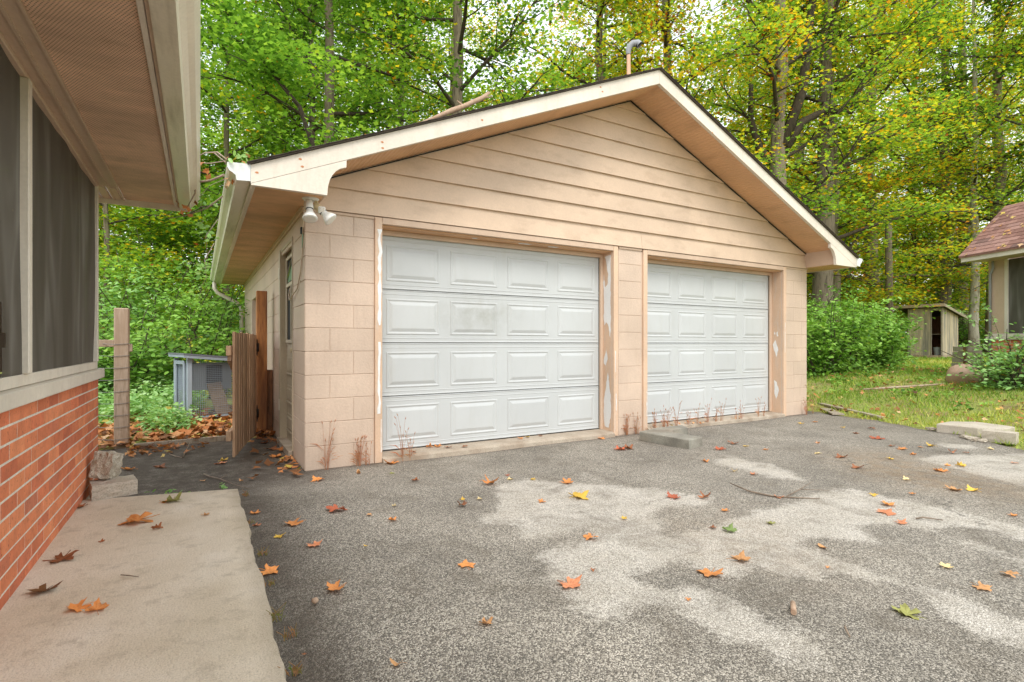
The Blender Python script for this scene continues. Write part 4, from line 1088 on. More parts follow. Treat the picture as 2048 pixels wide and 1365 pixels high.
FL.location = (-.002, -.28, 2.245)
tag(MB().tube([(-.04, -.24, 2.235), (-.03, -.12, 2.15), (-.012, .02, 2.06), (-.010, .05, 1.98), (-.012, .06, 1.86), (-.014, .13, 1.72), (-.016, .30, 1.58), (-.03, .50, 1.53), (-.035, .66, 1.50), (-.03, .72, 1.56), (-.02, .74, 1.62)], .0055, 8).build('power_cable', 'cable'),
    'tan cable hanging from the floodlight down to the side door', 'cable')
tag(MB().tube([(-.012, .03, 2.02), (-.02, -.0, 1.985), (-.025, -.018, 1.95), (-.02, .01, 1.915), (-.015, .06, 1.905)], .0025, 6).build('green_wire', 'greenwire'), 'thin green wire loop at the garage corner below the floodlight', 'wire')
tag(MB().cbox(-.03, -.006, .035, .065, 2.02, 2.08, .004).build('cable_clip', 'black'), 'small black box clipped beside the top of the hanging cable', 'clip')

# gate, hinge post and short post
GP = thing('gate_post', (-.13, 2.26, 0), 'tall reddish cedar post standing by the garage side wall, gate hung on it', 'post')
MB().cbox(-.187, -.073, 2.20, 2.315, -.05, 1.715, .005).build('post', 'redwood', GP)
SPo = thing('short_post', (-.02, 2.33, 0), 'short dark brown timber standing between the cedar post and the garage wall', 'post')
MB().cbox(-.068, -.006, 2.27, 2.37, -.04, .765, .004).build('timber', 'browntimber', SPo)
ga = Vector((-.205, 2.19, 0)); gb = Vector((-.520, .71, 0)); gl = (gb-ga).length; grz = math.atan2(gb.y-ga.y, gb.x-ga.x)
GT = thing('picket_gate', (ga.x, ga.y, 0), 'open weathered picket gate with black ornate hinges standing ajar beside the garage', 'gate', rz=grz)
# local: x along the leaf from hinge to free end, +y = side towards -X/+... rails on the far side
np_ = 11; pw = gl/np_
for i in range(np_):
    x0 = i*pw+.012; dz = rnd.uniform(-.012, .006); tw = rnd.uniform(-.006, .006)
    MB().cbox(x0, x0+pw-.040, .0+tw, .020+tw, .03+rnd.uniform(-.01, .01), 1.20+dz-.012*(i/np_), .003).build('picket', 'picket', GT)
for z_ in (.24, 1.02): MB().cbox(.0, gl+.02, -.042, -.002, z_-.045, z_+.045, .003).build('rail', 'picket', GT)
MB().bar((.05, -.024, .30), (gl-.05, -.024, .96), .075, .034, up=(0, 1, 0)).build('brace', 'picket', GT)
for z_ in (1.04, .26):
    hb = MB(); pl = [(-.002, -.10), (.018, -.085), (.014, -.06), (.03, -.04), (.026, 0), (.03, .04), (.014, .06), (.018, .085), (-.002, .10), (-.02, .085), (-.016, .06), (-.03, .04), (-.026, 0), (-.03, -.04), (-.016, -.06), (-.02, -.085)]
    hb.prism([(x+.02, z_+zz) for x, zz in pl], .022, .028, 'y'); hb.tube([(-.014, .03, z_-.05), (-.014, .03, z_+.05)], .009, 8)
    hb.prism([(x*.9-.05, z_+zz*.95) for x, zz in pl], .024, .030, 'y')
    hb.build('hinge', 'black', GT)

# fence at left: post, rail, wires, stub
FP = thing('wire_fence', (-1.483, 2.19, 0), 'left wire fence with square timber post and short top rail beside the brick house', 'fence')
MB().cbox(-1.547, -1.42, 2.13, 2.255, -.06, 1.46, .008).build('post', 'greywood', FP)
MB().cbox(-4.2, -1.548, 2.17, 2.21, 1.05, 1.125, .004).build('rail', 'greywood', FP)
MB().cbox(-1.4195, -1.39, 2.15, 2.19, 1.0, 1.08, .003).build('rail_stub', 'greywood', FP)
wr = MB()
for k in range(9):
    z_ = .08+.125*k; pts = [(-1.41+.002*k, 2.185+.02*math.sin(k), z_), (-1.414, 2.124, z_+.004), (-1.48, 2.1225, z_), (-1.55, 2.124, z_-.004)]
    wr.tube(pts+[(-1.7-.5*i, 2.20+.01*math.sin(i), z_+.006*math.sin(i*2+k)) for i in range(6)], .0028, 5)
for k in range(14): wr.tube([(-1.75-.19*k, 2.205, .06), (-1.75-.19*k+.004, 2.205, 1.06)], .0018, 4)
tag(wr.build('fence_wire', 'wire', FP), kind='stuff')
tag(MB().bar((-1.36, 1.95, .02), (-.40, 2.0, .025), .035, .055).build('edging_board', 'plank'), 'thin pale board edging the leaf litter behind the gap', 'board')

# chicken coop
CP = thing('wooden_coop', (-.915, 3.65, 0), 'small blue grey coop with wire mesh sides and a wooden ladder ramp', 'coop', rz=R(15))
cw, cd, chh = .95, .70, .92
def post(x, y, w=.055, z1=chh): return (x, x+w, y, y+w, .03, z1)
for x, y, z1 in ((0, 0, .91), (cw-.2, 0, .83), (cw-.05, 0, .80), (0, cd-.05, .88), (cw-.05, cd-.05, .80)):
    MB().cbox(x, x+.058, y, y+.058, .02, z1, .003).build('corner_post', 'bluegrey', CP)
MB().cbox(.059, cw-.051, .005, .045, .02, .08, .003).build('bottom_rail', 'bluegrey', CP)
MB().cbox(.0, cw, .055, cd-.055, .02, .06, .003).build('floor_board', 'bluegrey', CP)
dr_ = MB()
for y0, y1, z0, z1 in ((.09, .14, .06, .85), (.52, .57, .06, .85), (.14, .52, .06, .11), (.14, .52, .80, .85)): dr_.cbox(-.022, -.001, y0, y1, z0, z1, .002)
dr_.build('side_door', 'bluegrey', CP)
MB().prism([(-.06, .935), (cw+.05, .835), (cw+.05, .855), (-.06, .957)], -.06, cd+.05, 'y').build('roof', 'coop_roof', CP)
MB().prism([(-.055, .895), (cw+.045, .795), (cw+.045, .832), (-.055, .932)], -.055, -.03, 'y').build('roof_trim', 'bluegrey', CP)
MB().prism([(-.03, .90), (-.03, .932), (cd+.045, .932), (cd+.045, .90)], -.055, -.035, 'x').build('roof_trim', 'bluegrey', CP)
mm = MB(); st = .026
for i in range(int((cw-.06)/st)): mm.bar((.06+i*st, .02, .08), (.06+i*st, .02, .86-.1*i*st), .0032, .0032, up=(0, 1, 0))
for j in range(int(.76/st)): mm.bar((.06, .0225, .09+j*st), (cw-.04, .0225, .09+j*st), .0032, .0032)
for j in range(int(.7/st)): mm.bar((.012, .06, .1+j*st), (.012, cd-.05, .1+j*st), .0026, .0026)
for i in range(int(.6/st)): mm.bar((.0145, .06+i*st, .08), (.0145, .06+i*st, .82), .004, .004, up=(0, 1, 0))
tag(mm.build('wire_mesh', 'bluegrey', CP), kind='stuff')
MB().cbox(.05, cw-.3, .30, cd-.02, .42, .80, .004).build('nest_box', 'bluegrey', CP)
MB().box(.31, .52, .292, .2995, .52, .77).build('nest_opening', 'dark', CP)
ra = MB().bar((.40, .27, .52), (.47, .03, .06), .19, .018, up=(0, -.87, .5)).build('ladder_ramp', 'ramp', CP)
for t in (.2, .45, .7, .92): MB().bar((.40+.07*t-.06, .27-.24*t-.018, .52-.46*t+.008), (.40+.07*t+.06, .27-.24*t-.018, .52-.46*t+.008), .014, .012).build('ramp_cleat', 'greywood', ra)

# stones beside the brick wall
def rough_block(name, c, dims, mat, label, cat, seed, rz=0, tilt=(0, 0), amp=.008, n=7, taper=0):
    r = np.random.default_rng(seed); mb = bpy.data.meshes.new(name); vs = []; fs = []; idx = {}
    L = np.array(dims)
    def vid(p):
        k = tuple(np.round(p, 4))
        if k not in idx:
            idx[k] = len(vs); q = np.array(p)*L; edge = sum(abs(abs(np.array(p))-.5) < 1e-3)
            q = q*(1-.012*(edge >= 2)*2)
            q[:2] *= 1-taper*(p[2]+.5)
            q += r.normal(0, amp, 3)*(1 if edge < 3 else .5); vs.append(q)
        return idx[k]
    g = np.linspace(-.5, .5, n)
    for ax in range(3):
        a, b = [i for i in range(3) if i != ax]
        for s_ in (-.5, .5):
            for i in range(n-1):
                for j in range(n-1):
                    q = []
                    for (u_, v_) in ((g[i], g[j]), (g[i+1], g[j]), (g[i+1], g[j+1]), (g[i], g[j+1])):
                        p = [0, 0, 0]; p[ax] = s_; p[a] = u_; p[b] = v_; q.append(vid(p))
                    if (s_ < 0) != (ax == 1): q.reverse()
                    fs.append(q)
    mb.from_pydata([tuple(v_) for v_ in vs], [], fs); mb.update(); mb.materials.append(M[mat])
    o = bpy.data.objects.new(name, mb); COL.objects.link(o); o.location = c; o.rotation_euler = (tilt[0], tilt[1], rz)
    if label: tag(o, label, cat)
    return o
rough_block('stone_block', (-1.245, -.56, .167), (.235, .19, .092), 'limestone', 'smooth sawn grey limestone block on the walk corner against the brick wall', 'stone', 2, rz=R(12), amp=.002)
rough_block('split_stone', (-1.29, -.47, .295), (.12, .13, .165), 'limestone_rough', 'rough split cream stone leaning on top of the smooth block', 'stone', 4, rz=R(-22), tilt=(R(-12), R(8)), amp=.0045, n=8)
# grey L shaped slab in the drive: one long piece and one short
GS = thing('grey_concrete_slab', (3.7, -.7, 0), 'broken grey L-shaped concrete slab lying in front of the middle pier', 'slab')
def polyslab(name, pts, z0, z1, mat, parent, seed=1, sub=4):
    r = random.Random(seed); P = []
    for i in range(len(pts)):
        a_, b_ = Vector(pts[i]), Vector(pts[(i+1) % len(pts)])
        for k in range(sub): q = a_.lerp(b_, k/sub); P.append((q.x+r.uniform(-.006, .006)*(k > 0), q.y+r.uniform(-.006, .006)*(k > 0)))
    c = Vector((sum(p[0] for p in P)/len(P), sum(p[1] for p in P)/len(P))); n = len(P)
    ins = [(p[0]+(c.x-p[0])*.015, p[1]+(c.y-p[1])*.015) for p in P]
    vs = [(x, y, z0) for x, y in P]+[(x, y, z1-.008+r.uniform(-.004, .002)) for x, y in P]+[(x, y, z1+r.uniform(-.001, .001)) for x, y in ins]
    fs = [(i, (i+1) % n, n+(i+1) % n, n+i) for i in range(n)]+[(n+i, n+(i+1) % n, 2*n+(i+1) % n, 2*n+i) for i in range(n)]+[[2*n+i for i in range(n)]]
    return MB().add(vs, fs).build(name, mat, parent)
polyslab('slab_piece', [(3.489, -.356), (3.549, -1.003), (3.812, -.954), (3.762, -.594), (3.86, -.50), (4.16, -.455), (4.281, -.265), (3.9, -.25)], .0, .098, 'grey_slab', GS, 3)
rs = thing('limestone_slab', (7.1, -2.0, 0), 'long pale limestone slab at the grass edge on the right', 'slab')
polyslab('slab_body', [(7.035, -1.79), (7.434, -1.78), (7.675, -1.972), (7.555, -2.368), (7.187, -2.366), (7.077, -2.175)], .0, .10, 'limestone', rs, 5)
o = rough_block('limestone_block', (6.84, -2.45, .06), (.17, .29, .12), 'limestone', 'smaller rounded limestone block in front of the long slab', 'stone', 6, rz=R(8), amp=.0015, n=5)
for i, (x, y, s_) in enumerate([(6.80, -2.16, .08), (6.74, -2.24, .10), (6.66, -2.36, .07), (7.12, -1.70, .09), (6.62, -2.30, .04)]):
    o = rough_block('flat_stone', (x, y, .02), (s_*.8, s_*1.3, .025), 'limestone_rough', ['small flat broken stone', 'larger flat broken stone with lichen', 'thin stone flake', 'small grey stone behind the slab tip', 'tiny stone chip'][i]+' by the limestone slab', 'stone', 10+i, rz=i*.8, amp=.004, n=4)
# boards by the garage corner
tag(MB().bar((7.62, -.92, .03), (8.45, .42, .05), .085, .028).build('long_board', 'plank'), 'long thin pale board lying along the grass edge by the right garage corner', 'board')
tag(MB().bar((7.50, -.38, .022), (8.02, .10, .024), .16, .02).build('short_board', 'plank'), 'short wide grey board lying in front of the long board at the garage corner', 'board')
# rotten log in the lawn
p0, p1 = (10.1, .55), (11.1, -.35)
tag(MB().tube([(p0[0]+(p1[0]-p0[0])*t, p0[1]+(p1[1]-p0[1])*t, gzf(p0[0]+(p1[0]-p0[0])*t, p0[1]+(p1[1]-p0[1])*t)+.045) for t in (0, .3, .7, 1)], [.014, .022, .02, .012], 8).build('fallen_log', 'greywood'), 'thin grey log lying in the lawn in front of the shed', 'log')
# boulder
def boulder(name, c, dims, seed, mat, label):
    r = np.random.default_rng(seed); mb = MB(); nu_, nv_ = 20, 12; vs = []
    dirs = r.normal(size=(6, 3)); dirs /= np.linalg.norm(dirs, axis=1)[:, None]; off = r.uniform(.72, .95, 6)
    for j in range(nv_+1):
        for i in range(nu_):
            th = math.pi*j/nv_; ph = 2*math.pi*i/nu_; d = np.array([math.sin(th)*math.cos(ph), math.sin(th)*math.sin(ph), math.cos(th)])
            k = 1+.05*math.sin(ph*3+j)+.0
            for dd, oo in zip(dirs, off):
                q = d@dd
                if q > oo*.9: k = min(k, oo/q)
            vs.append(tuple(d*k*np.array(dims)))
    fs = [(j*nu_+i, j*nu_+(i+1) % nu_, (j+1)*nu_+(i+1) % nu_, (j+1)*nu_+i) for j in range(nv_) for i in range(nu_)]
    mb.add(vs, fs, True); o = mb.build(name, mat, None, c); return tag(o, label, 'boulder')
boulder('boulder', (11.62, -.50, gzf(11.62, -.50)+.12), (.26, .32, .23), 5, 'boulder', 'rounded pink brown boulder in the grass before the shrub')
# slatted wooden planter and twisted stump near the porch building
g0 = .40
PL = thing('wooden_planter', (14.33, .28, g0), 'tapered wooden slat box standing in the grass between shed and porch building', 'planter', rz=R(-30))
for k in range(5):
    w = .20+.018*k*0+.17-.012*abs(k-0)
    z_ = k*.125
    MB().cbox(-.21+.012*k, .21-.012*k, -.015, .0, z_+.003, z_+.120, .003).build('slat', 'plank', PL)
    MB().cbox(-.225+.012*k, -.212+.012*k, -.015, .38, z_+.003, z_+.120, .003).build('slat', 'plank', PL)
MB().cbox(-.26, -.225, -.03, .01, 0, .66, .004).build('corner_stake', 'browntimber', PL)
ST = thing('forked_stump', (14.35, -.38, g0), 'grey weathered forked stump standing beside the wooden planter', 'stump')
for pts, rr2 in (([(14.20, -.30, g0-.05), (14.24, -.32, g0+.25), (14.32, -.37, g0+.48), (14.42, -.42, g0+.52)], [.05, .045, .07, .05]), ([(14.50, -.48, g0-.05), (14.48, -.46, g0+.25), (14.42, -.42, g0+.50)], [.045, .05, .06])):
    MB().tube(pts, rr2, 10).build('stump_limb', 'greywood', ST)

# plank shed: front faces the garage, roof falls away from it
SX, SY, SZ = 24.0, 4.5, .42
SH = thing('plank_shed', (SX, SY, SZ), 'weathered plank shed with open doorway and sloping roof at the wood edge', 'shed')
for z_, d_ in ((SZ-.06, .0), (SZ+.08, .02)):
    MB().cbox(SX-.02+d_, SX+1.4, SY-.01+d_, SY+1.2, z_, z_+.13, .006).build('skid', 'greywood', SH)
zt = lambda x: 2.52-.22*(x-SX)
npl = 4
for i in range(npl):
    y0 = SY+.40+i*.195
    MB().cbox(SX, SX+.022, y0+.003, y0+.190, SZ+.21, 2.48, .003).build('wall_plank', 'barnwood', SH)
MB().cbox(SX-.012, SX+.02, SY+.0, SY+.055, SZ+.21, 2.48, .003).build('door_post', 'plank', SH)
MB().cbox(SX-.012, SX+.02, SY+.36, SY+.398, SZ+.21, 2.48, .003).build('door_post', 'plank', SH)
MB().cbox(SX-.010, SX+.02, SY+.056, SY+.359, 2.38, 2.48, .003).build('lintel', 'plank', SH)
for i in range(6):
    x0 = SX+.024+i*.226
    MB().add([(x0, SY, SZ+.21), (x0+.222, SY, SZ+.21), (x0+.222, SY, zt(x0+.222)-.02), (x0, SY, zt(x0)-.02), (x0, SY+.02, SZ+.21), (x0+.222, SY+.02, SZ+.21), (x0+.222, SY+.02, zt(x0+.222)-.02), (x0, SY+.02, zt(x0)-.02)],
             [(0, 1, 2, 3), (4, 7, 6, 5), (0, 4, 5, 1), (1, 5, 6, 2), (2, 6, 7, 3), (3, 7, 4, 0)]).build('wall_plank', 'barnwood', SH)
MB().box(SX+1.36, SX+1.38, SY+.021, SY+1.18, SZ+.21, 2.2).build('back_wall', 'browntimber', SH)
MB().box(SX+.023, SX+1.359, SY+1.16, SY+1.18, SZ+.21, 2.2).build('far_wall', 'browntimber', SH)
MB().box(SX+.3, SX+1.3, SY+.03, SY+1.15, 1.45, 1.48).build('shelf', 'greywood', SH)
MB().prism([(SX-.28, zt(SX-.28)), (SX-.28, zt(SX-.28)+.05), (SX+1.75, zt(SX+1.75)+.05), (SX+1.75, zt(SX+1.75))], SY-.16, SY+1.55, 'y').build('roof', 'shingle_brown', SH)
MB().cbox(SX-.31, SX-.281, SY-.17, SY+1.56, zt(SX-.28)-.07, zt(SX-.28)+.045, .004).build('roof_board', 'greywood', SH)
MB().prism([(SX-.28, zt(SX-.28)-.07), (SX-.28, zt(SX-.28)+.03), (SX+1.75, zt(SX+1.75)+.03), (SX+1.75, zt(SX+1.75)-.07)], SY-.19, SY-.165, 'y').build('roof_board', 'plank', SH)
BK = thing('metal_bucket', (SX+.22, SY+.26, SZ+.21), 'dim grey bucket just inside the shed doorway', 'bucket')
MB().tube([(SX+.22, SY+.26, SZ+.21), (SX+.22, SY+.26, SZ+.52)], [.10, .13], 14, cap=False).build('bucket_body', 'cap_metal', BK)
MB().tube([(SX+.22, SY+.26, SZ+.515), (SX+.22, SY+.26, SZ+.53)], .137, 14, cap=False).build('bucket_rim', 'cap_metal', BK)

# branch on the garage roof, twigs on the drive
b = MB(); b.tube([(0.854, -0.46, 2.969), (0.991, -0.46, 3.045), (1.156, -0.46, 3.147), (1.268, -0.46, 3.208), (1.378, -0.46, 3.278), (1.459, -0.46, 3.329), (1.521, -0.46, 3.389)], [.010, .017, .024, .021, .022, .021, .014], 10)
b.tube([(1.459, -0.46, 3.329), (1.5490000000000002, -0.48, 3.349)], [.010, .003], 6)
b.tube([(1.268, -0.46, 3.208), (1.198, -0.47, 3.238)], [.011, .004], 6)
tag(b.build('bare_branch', 'debranch'), 'bare barkless branch lying on the left roof slope of the garage', 'branch')
def gp_(x, y, h=.006): return (x, y, gzf(x, y)+h+.002)
tw = MB(); tw.tube([gp_(2.681, -2.152, .03), gp_(2.656, -2.338, .015), gp_(2.715, -2.474), gp_(2.768, -2.534), gp_(2.943, -2.678)], [.004, .007, .007, .006, .003], 6)
tw.tube([gp_(2.768, -2.534), gp_(3.005, -2.499, .02), gp_(3.26, -2.443, .03)], [.005, .004, .002], 5); tw.tube([gp_(3.005, -2.499, .02), gp_(3.2, -2.60, .01)], [.003, .002], 5)
tag(tw.build('forked_twig', 'twig'), 'long forked twig lying across the middle of the drive', 'twig')
tag(MB().tube([gp_(3.031, -3.216), gp_(3.07, -3.235, .012), gp_(3.138, -3.311)], [.005, .006, .003], 6).build('twig', 'twig'), 'short dark twig lying on the right part of the drive', 'twig')
tag(MB().tube([gp_(1.315, -3.691), gp_(1.28, -3.71, .012), gp_(1.243, -3.745)], [.003, .004, .003], 6).build('twig', 'twig'), 'little bent twig on near dark asphalt right of the stick stub', 'twig')
tag(MB().tube([gp_(1.303, -3.496, .01), gp_(1.22, -3.55, .012)], [.010, .011], 8).build('stick_stub', 'debranch'), 'short thick broken stick pointing at the camera on the near drive', 'stick')
tag(MB().tube([(-.387, -2.633, gzf(-.387, -2.633)+.001), (-.387, -2.633, gzf(-.387, -2.633)+.006), (-.387, -2.633, gzf(-.387, -2.633)+.013), (-.387, -2.633, gzf(-.387, -2.633)+.021), (-.387, -2.633, gzf(-.387, -2.633)+.024)], [.004, .011, .0135, .010, .002], 10).build('nut', 'debranch'), 'round brown nut on the near left asphalt', 'nut')
t2 = MB(); t2.tube([gp_(-1.03, 1.40), gp_(-.966, 1.219), gp_(-.911, 1.135), gp_(-.871, 1.60, .03), gp_(-.85, 1.90, .06)], [.004, .006, .006, .005, .003], 6)
tag(t2.build('bent_twig', 'twig'), 'V-shaped bent twig on dark ground in front of the edging board', 'twig')
t3 = MB(); t3.tube([gp_(-.74, .301), gp_(-.699, .145, .012), gp_(-.631, .05), gp_(-.55, -.2, .01), gp_(-.454, -.477, .01)], [.006, .006, .005, .003, .002], 6); t3.tube([gp_(-.631, .05), gp_(-.56, .16, .02)], [.003, .002], 5)
tag(t3.build('thin_twig', 'twig'), 'thin curved twig between the walk and the garage corner', 'twig')
tag(MB().tube([(-1.05, -2.06, .127), (-1.02, -2.10, .133), (-.985, -2.12, .127)], [.002, .0025, .0015], 5).build('twig', 'twig'), 'tiny twig lying in the middle of the concrete walk', 'twig')

# dead vine twigs bridging the two gutters, with a few live leaves
VN = thing('dry_vine', (-.60, -.40, 2.38), 'dry vine stems with brown leaves reaching from the garage gutter to the house eave', 'vine')
r = random.Random(11)
def vine(pts, r0=.006):
    MB().tube(pts, [r0*(1-.6*i/(len(pts)-1)) for i in range(len(pts))], 6).build('vine_stem', 'deadvine', VN)
vine([(-.60, -.40, 2.42), (-.66, -.38, 2.47), (-.74, -.35, 2.46), (-.85, -.30, 2.38)])
vine([(-.62, -.42, 2.30), (-.70, -.30, 2.28), (-.80, -.15, 2.29), (-.90, .0, 2.31), (-1.0, .3, 2.34)], .010)
vine([(-.80, -.15, 2.29), (-.80, -.1, 2.22), (-.85, -.02, 2.13)], .007)
vine([(-.62, -.2, 2.20), (-.72, -.1, 2.12), (-.85, .05, 2.08), (-.98, .2, 2.07)], .006)
vine([(-.61, -.40, 2.40), (-.68, -.2, 2.52), (-.60, .2, 2.62), (-.45, .8, 2.75)], .004)
vine([(-.61, -.36, 2.42), (-.70, -.25, 2.42), (-.82, -.2, 2.42), (-.92, -.2, 2.35)], .004)
vine([(-.60, -.1, 2.36), (-.70, .2, 2.37), (-.80, .5, 2.30)], .003)
vine([(-.62, 2.6, 2.3), (-.72, 2.7, 2.1), (-.70, 2.8, 1.9), (-.78, 2.9, 1.75)], .004)
vine([(-.62, .9, 2.25), (-.72, 1.0, 2.1), (-.70, 1.2, 1.85), (-.78, 1.3, 1.8)], .004)
def leafblade(seed, size, lobes=5, curl=.25, detail=2):
    """one dead maple/sycamore leaf: lobed outline, folded and curled, with a stalk"""
    r = random.Random(seed); n = 30; ring = []
    for k in range(n):
        a = 2*math.pi*k/n
        lob = abs(math.cos((a-math.pi/2)*lobes/2*1.0)) if lobes else 1
        rad = (.30+.24*lob**1.5)*(1+.10*((k % 2)*2-1)*.8)
        if abs(((a+math.pi/2+math.pi) % (2*math.pi))-math.pi) < .35: rad *= .45
        if lobes == 0: rad = .5/math.sqrt((math.cos(a)/.38)**2+math.sin(a)**2)
        ring.append((rad*math.cos(a), rad*math.sin(a)))
    cx = r.uniform(-.5, .5); cy = r.uniform(-.5, .5); fold = r.uniform(.1, .9)*curl*2; bend = r.uniform(-.2, 1)*curl*2; tw = r.uniform(-1, 1)*curl
    fa = r.uniform(0, math.pi); rip = r.uniform(.5, 1)
    def h(x, y):
        u = x*math.cos(fa)+y*math.sin(fa); w = -x*math.sin(fa)+y*math.cos(fa)
        return fold*abs(u)**1.4+bend*w*w+tw*u*w+.045*rip*math.sin(9*math.atan2(y, x)+seed)*math.hypot(x, y)*2
    vs = [(0, 0, h(0, 0))]; fs = []
    for q in (.35, .7, 1):
        for (x, y) in ring: vs.append((x*q, y*q, h(x*q, y*q)))
    for k in range(n): fs.append((0, 1+k, 1+(k+1) % n))
    for b_ in (0, 1):
        for k in range(n): fs.append((1+b_*n+k, 1+(b_+1)*n+k, 1+(b_+1)*n+(k+1) % n, 1+b_*n+(k+1) % n))
    vs = [(x*size, y*size, z*size) for x, y, z in vs]
    mb = MB().add(vs, fs, True)
    mb.tube([(0, -.1*size, h(0, -.1)*size), (.02*size, -.42*size, h(0, -.3)*size*.6+.01*size), (.08*size, -.68*size, .03*size)], .012*size, 4)
    zm = min(v[2] for v in mb.v); mb.v = [(x, y, z-zm) for x, y, z in mb.v]
    return mb
LM = {}
def leaf_mesh(var, col, lobes=5):
    k = (var, col)
    if k not in LM:
        LM[k] = leafblade(var, 1.0, lobes, curl=[.3, .65, 1.0, .5, .2][var % 5]).mesh('fallen_leaf', DL[col])
    return LM[k]
rl = random.Random(21)
CN = {'orange': 'small orange leaf', 'rust': 'small rust brown leaf', 'red': 'small red leaf', 'yellow': 'small yellow leaf', 'tan': 'small tan leaf', 'salmon': 'small pinkish leaf', 'cream': 'small pale cream leaf', 'olive': 'small olive leaf'}
ORDW = ['first', 'second', 'third', 'fourth', 'fifth', 'sixth', 'seventh', 'eighth', 'ninth', 'tenth', 'eleventh', 'twelfth', 'thirteenth', 'fourteenth', 'fifteenth', 'sixteenth']
PENDING = {}
def order_labels(bag, what):
    for base_, lst in bag.items():
        lst.sort(key=lambda q: ((q.location.x+.7675)*.8623-(q.location.y+4.774)*.5065)/((q.location.x+.7675)*.5065+(q.location.y+4.774)*.8623))
        for k_, o_ in enumerate(lst): o_['label'] = base_ if len(lst) == 1 else base_+', '+ORDW[k_]+' from left'
for i, (x, y, w, colr, onslab, lab) in enumerate(LEAVES):
    vi = rl.randrange(10)
    if w < .05: vi = rl.choice([1, 2, 3, 6, 7])
    me = leaf_mesh(vi, colr, 0 if (lab and 'narrow' in lab) else 5)
    if onslab: z = .1215
    elif .62 < x < 6.75 and y > -.05: z = .064 if y > 0 else .055
    else: z = gzf(x, y)+.003
    if not onslab and -.56 > x and y < -.75: z = .1215
    o = link('fallen_leaf', me, None, (x, y, z), (rl.uniform(-.15, .15), rl.uniform(-.15, .15), rl.uniform(0, 6.28)))
    k_ = rl.uniform(.8, 1.05); o.scale = (w*.95, w*.95*k_, w*.9)
    if not lab:
        if y > -.35 and x < 3.6: zone, g = 'by the threshold of the left garage door', 'd'
        elif y > -.35 and x < 6.7: zone, g = 'by the threshold of the right garage door', 'e'
        elif x < .3 and y > -.9: zone, g = 'on dark ground beside the garage side wall', 'f'
        elif x > 5: zone, g = 'on the far right asphalt towards the grass', 'g'
        elif y > -1.8 and x > 3: zone, g = 'on asphalt in front of the right garage door', 'h'
        else: zone, g = 'on the open middle of the drive', 'i'
        lab = CN.get(colr, 'small leaf')+' '+zone; PENDING.setdefault(lab, []).append(o)
    tag(o, lab, 'leaf', 'fallen leaves on the drive and walk')

order_labels(PENDING, 'its colour there')

# leaf litter: behind the edging, along the side wall, over the lawn
def litter(name, n, xr, yr, seed, size=(.07, .15), keep=None, zoff=.02, pile=.05):
    g = np.random.default_rng(seed); X = g.uniform(*xr, n); Y = g.uniform(*yr, n)
    if keep is not None:
        k = keep(X, Y, g); X, Y = X[k], Y[k]
    n = len(X); Z = gz(X, Y)+zoff+g.uniform(0, pile, n)
    Nn = np.stack([g.normal(0, .45, n), g.normal(0, .45, n), np.ones(n)], 1)
    me = leaves_mesh(name, np.stack([X, Y, Z], 1), Nn, g.uniform(*size, n), g.random(n), M['litter'], 'maple', g)
    return link(name, me)
tag(litter('leaf_litter', 4200, (-4.5, -.02), (1.98, 4.6), 1, (.06, .14), lambda X, Y, g: g.random(len(X)) < 1-smst(3.3, 4.6, Y)*.8, .012, .05), 'orange brown leaf litter behind the edging board', kind='stuff')
tag(litter('leaf_litter', 150, (-.42, -.02), (-.2, 2.4), 2, (.04, .11), lambda X, Y, g: (g.random(len(X)) < np.exp(-(-.03-X)*6)), .006, .03), 'dry leaves drifted along the garage side wall', kind='stuff')
tag(litter('leaf_litter', 4200, (7.0, 18), (-7, 4.5), 3, (.04, .10), lambda X, Y, g: (X > edge_x(Y)+.05) & (g.random(len(X)) < .55+.45*np.sin(X*1.9)*np.cos(Y*1.3)), .035, .03), 'dry leaves scattered over the lawn', kind='stuff')
tag(litter('leaf_litter', 500, (-1.38, -.7), (1.0, 2.0), 5, (.03, .09), lambda X, Y, g: g.random(len(X)) < smst(1.2, 2.0, Y)*(.3+.7*smst(-1.0, -1.3, X)), .006, .02), 'dry leaves on the dark gap near the fence post', kind='stuff')
tag(litter('leaf_litter', 170, (3.9, 6.0), (-.08, .17), 6, (.02, .05), lambda X, Y, g: g.random(len(X)) < np.exp(-(X-3.9)*1.2), .05, .015), 'dry debris on the right door threshold', kind='stuff')
# grass
def grass(name, n, xr, yr, seed, hh, keep, tone_f):
    g = np.random.default_rng(seed); X = xr[0]+(xr[1]-xr[0])*g.random(n)**1.35; Y = g.uniform(*yr, n); k = keep(X, Y, g); X, Y = X[k], Y[k]; n = len(X)
    P = np.stack([X, Y, gz(X, Y)+.0], 1); h = g.uniform(*hh, n)*(0.55+.75*g.random(n))
    a = g.uniform(0, 6.28, n); w = .0045+.0012*np.abs(X-6)**.8; lean = g.normal(0, .45, (n, 2))
    A = P+np.stack([np.cos(a)*w, np.sin(a)*w, 0*w], 1); B = P-np.stack([np.cos(a)*w, np.sin(a)*w, 0*w], 1)
    T = P+np.stack([lean[:, 0]*h, lean[:, 1]*h, h], 1)
    vs = np.stack([A, B, T], 1).reshape(-1, 3); tone = tone_f(X, Y, g)
    return link(name, npmesh(name, vs, np.arange(3*n), 3, M['grass'], np.repeat(tone, 3)))
def lawn_tone(X, Y, g):
    b_ = .42+.25*np.sin(X*1.1+1)*np.cos(Y*.9)-.30*smst(9.0, 10.6, X)*(1-smst(13, 16, X))
    return np.clip(b_+g.normal(0, .2, len(X)), 0, 1)
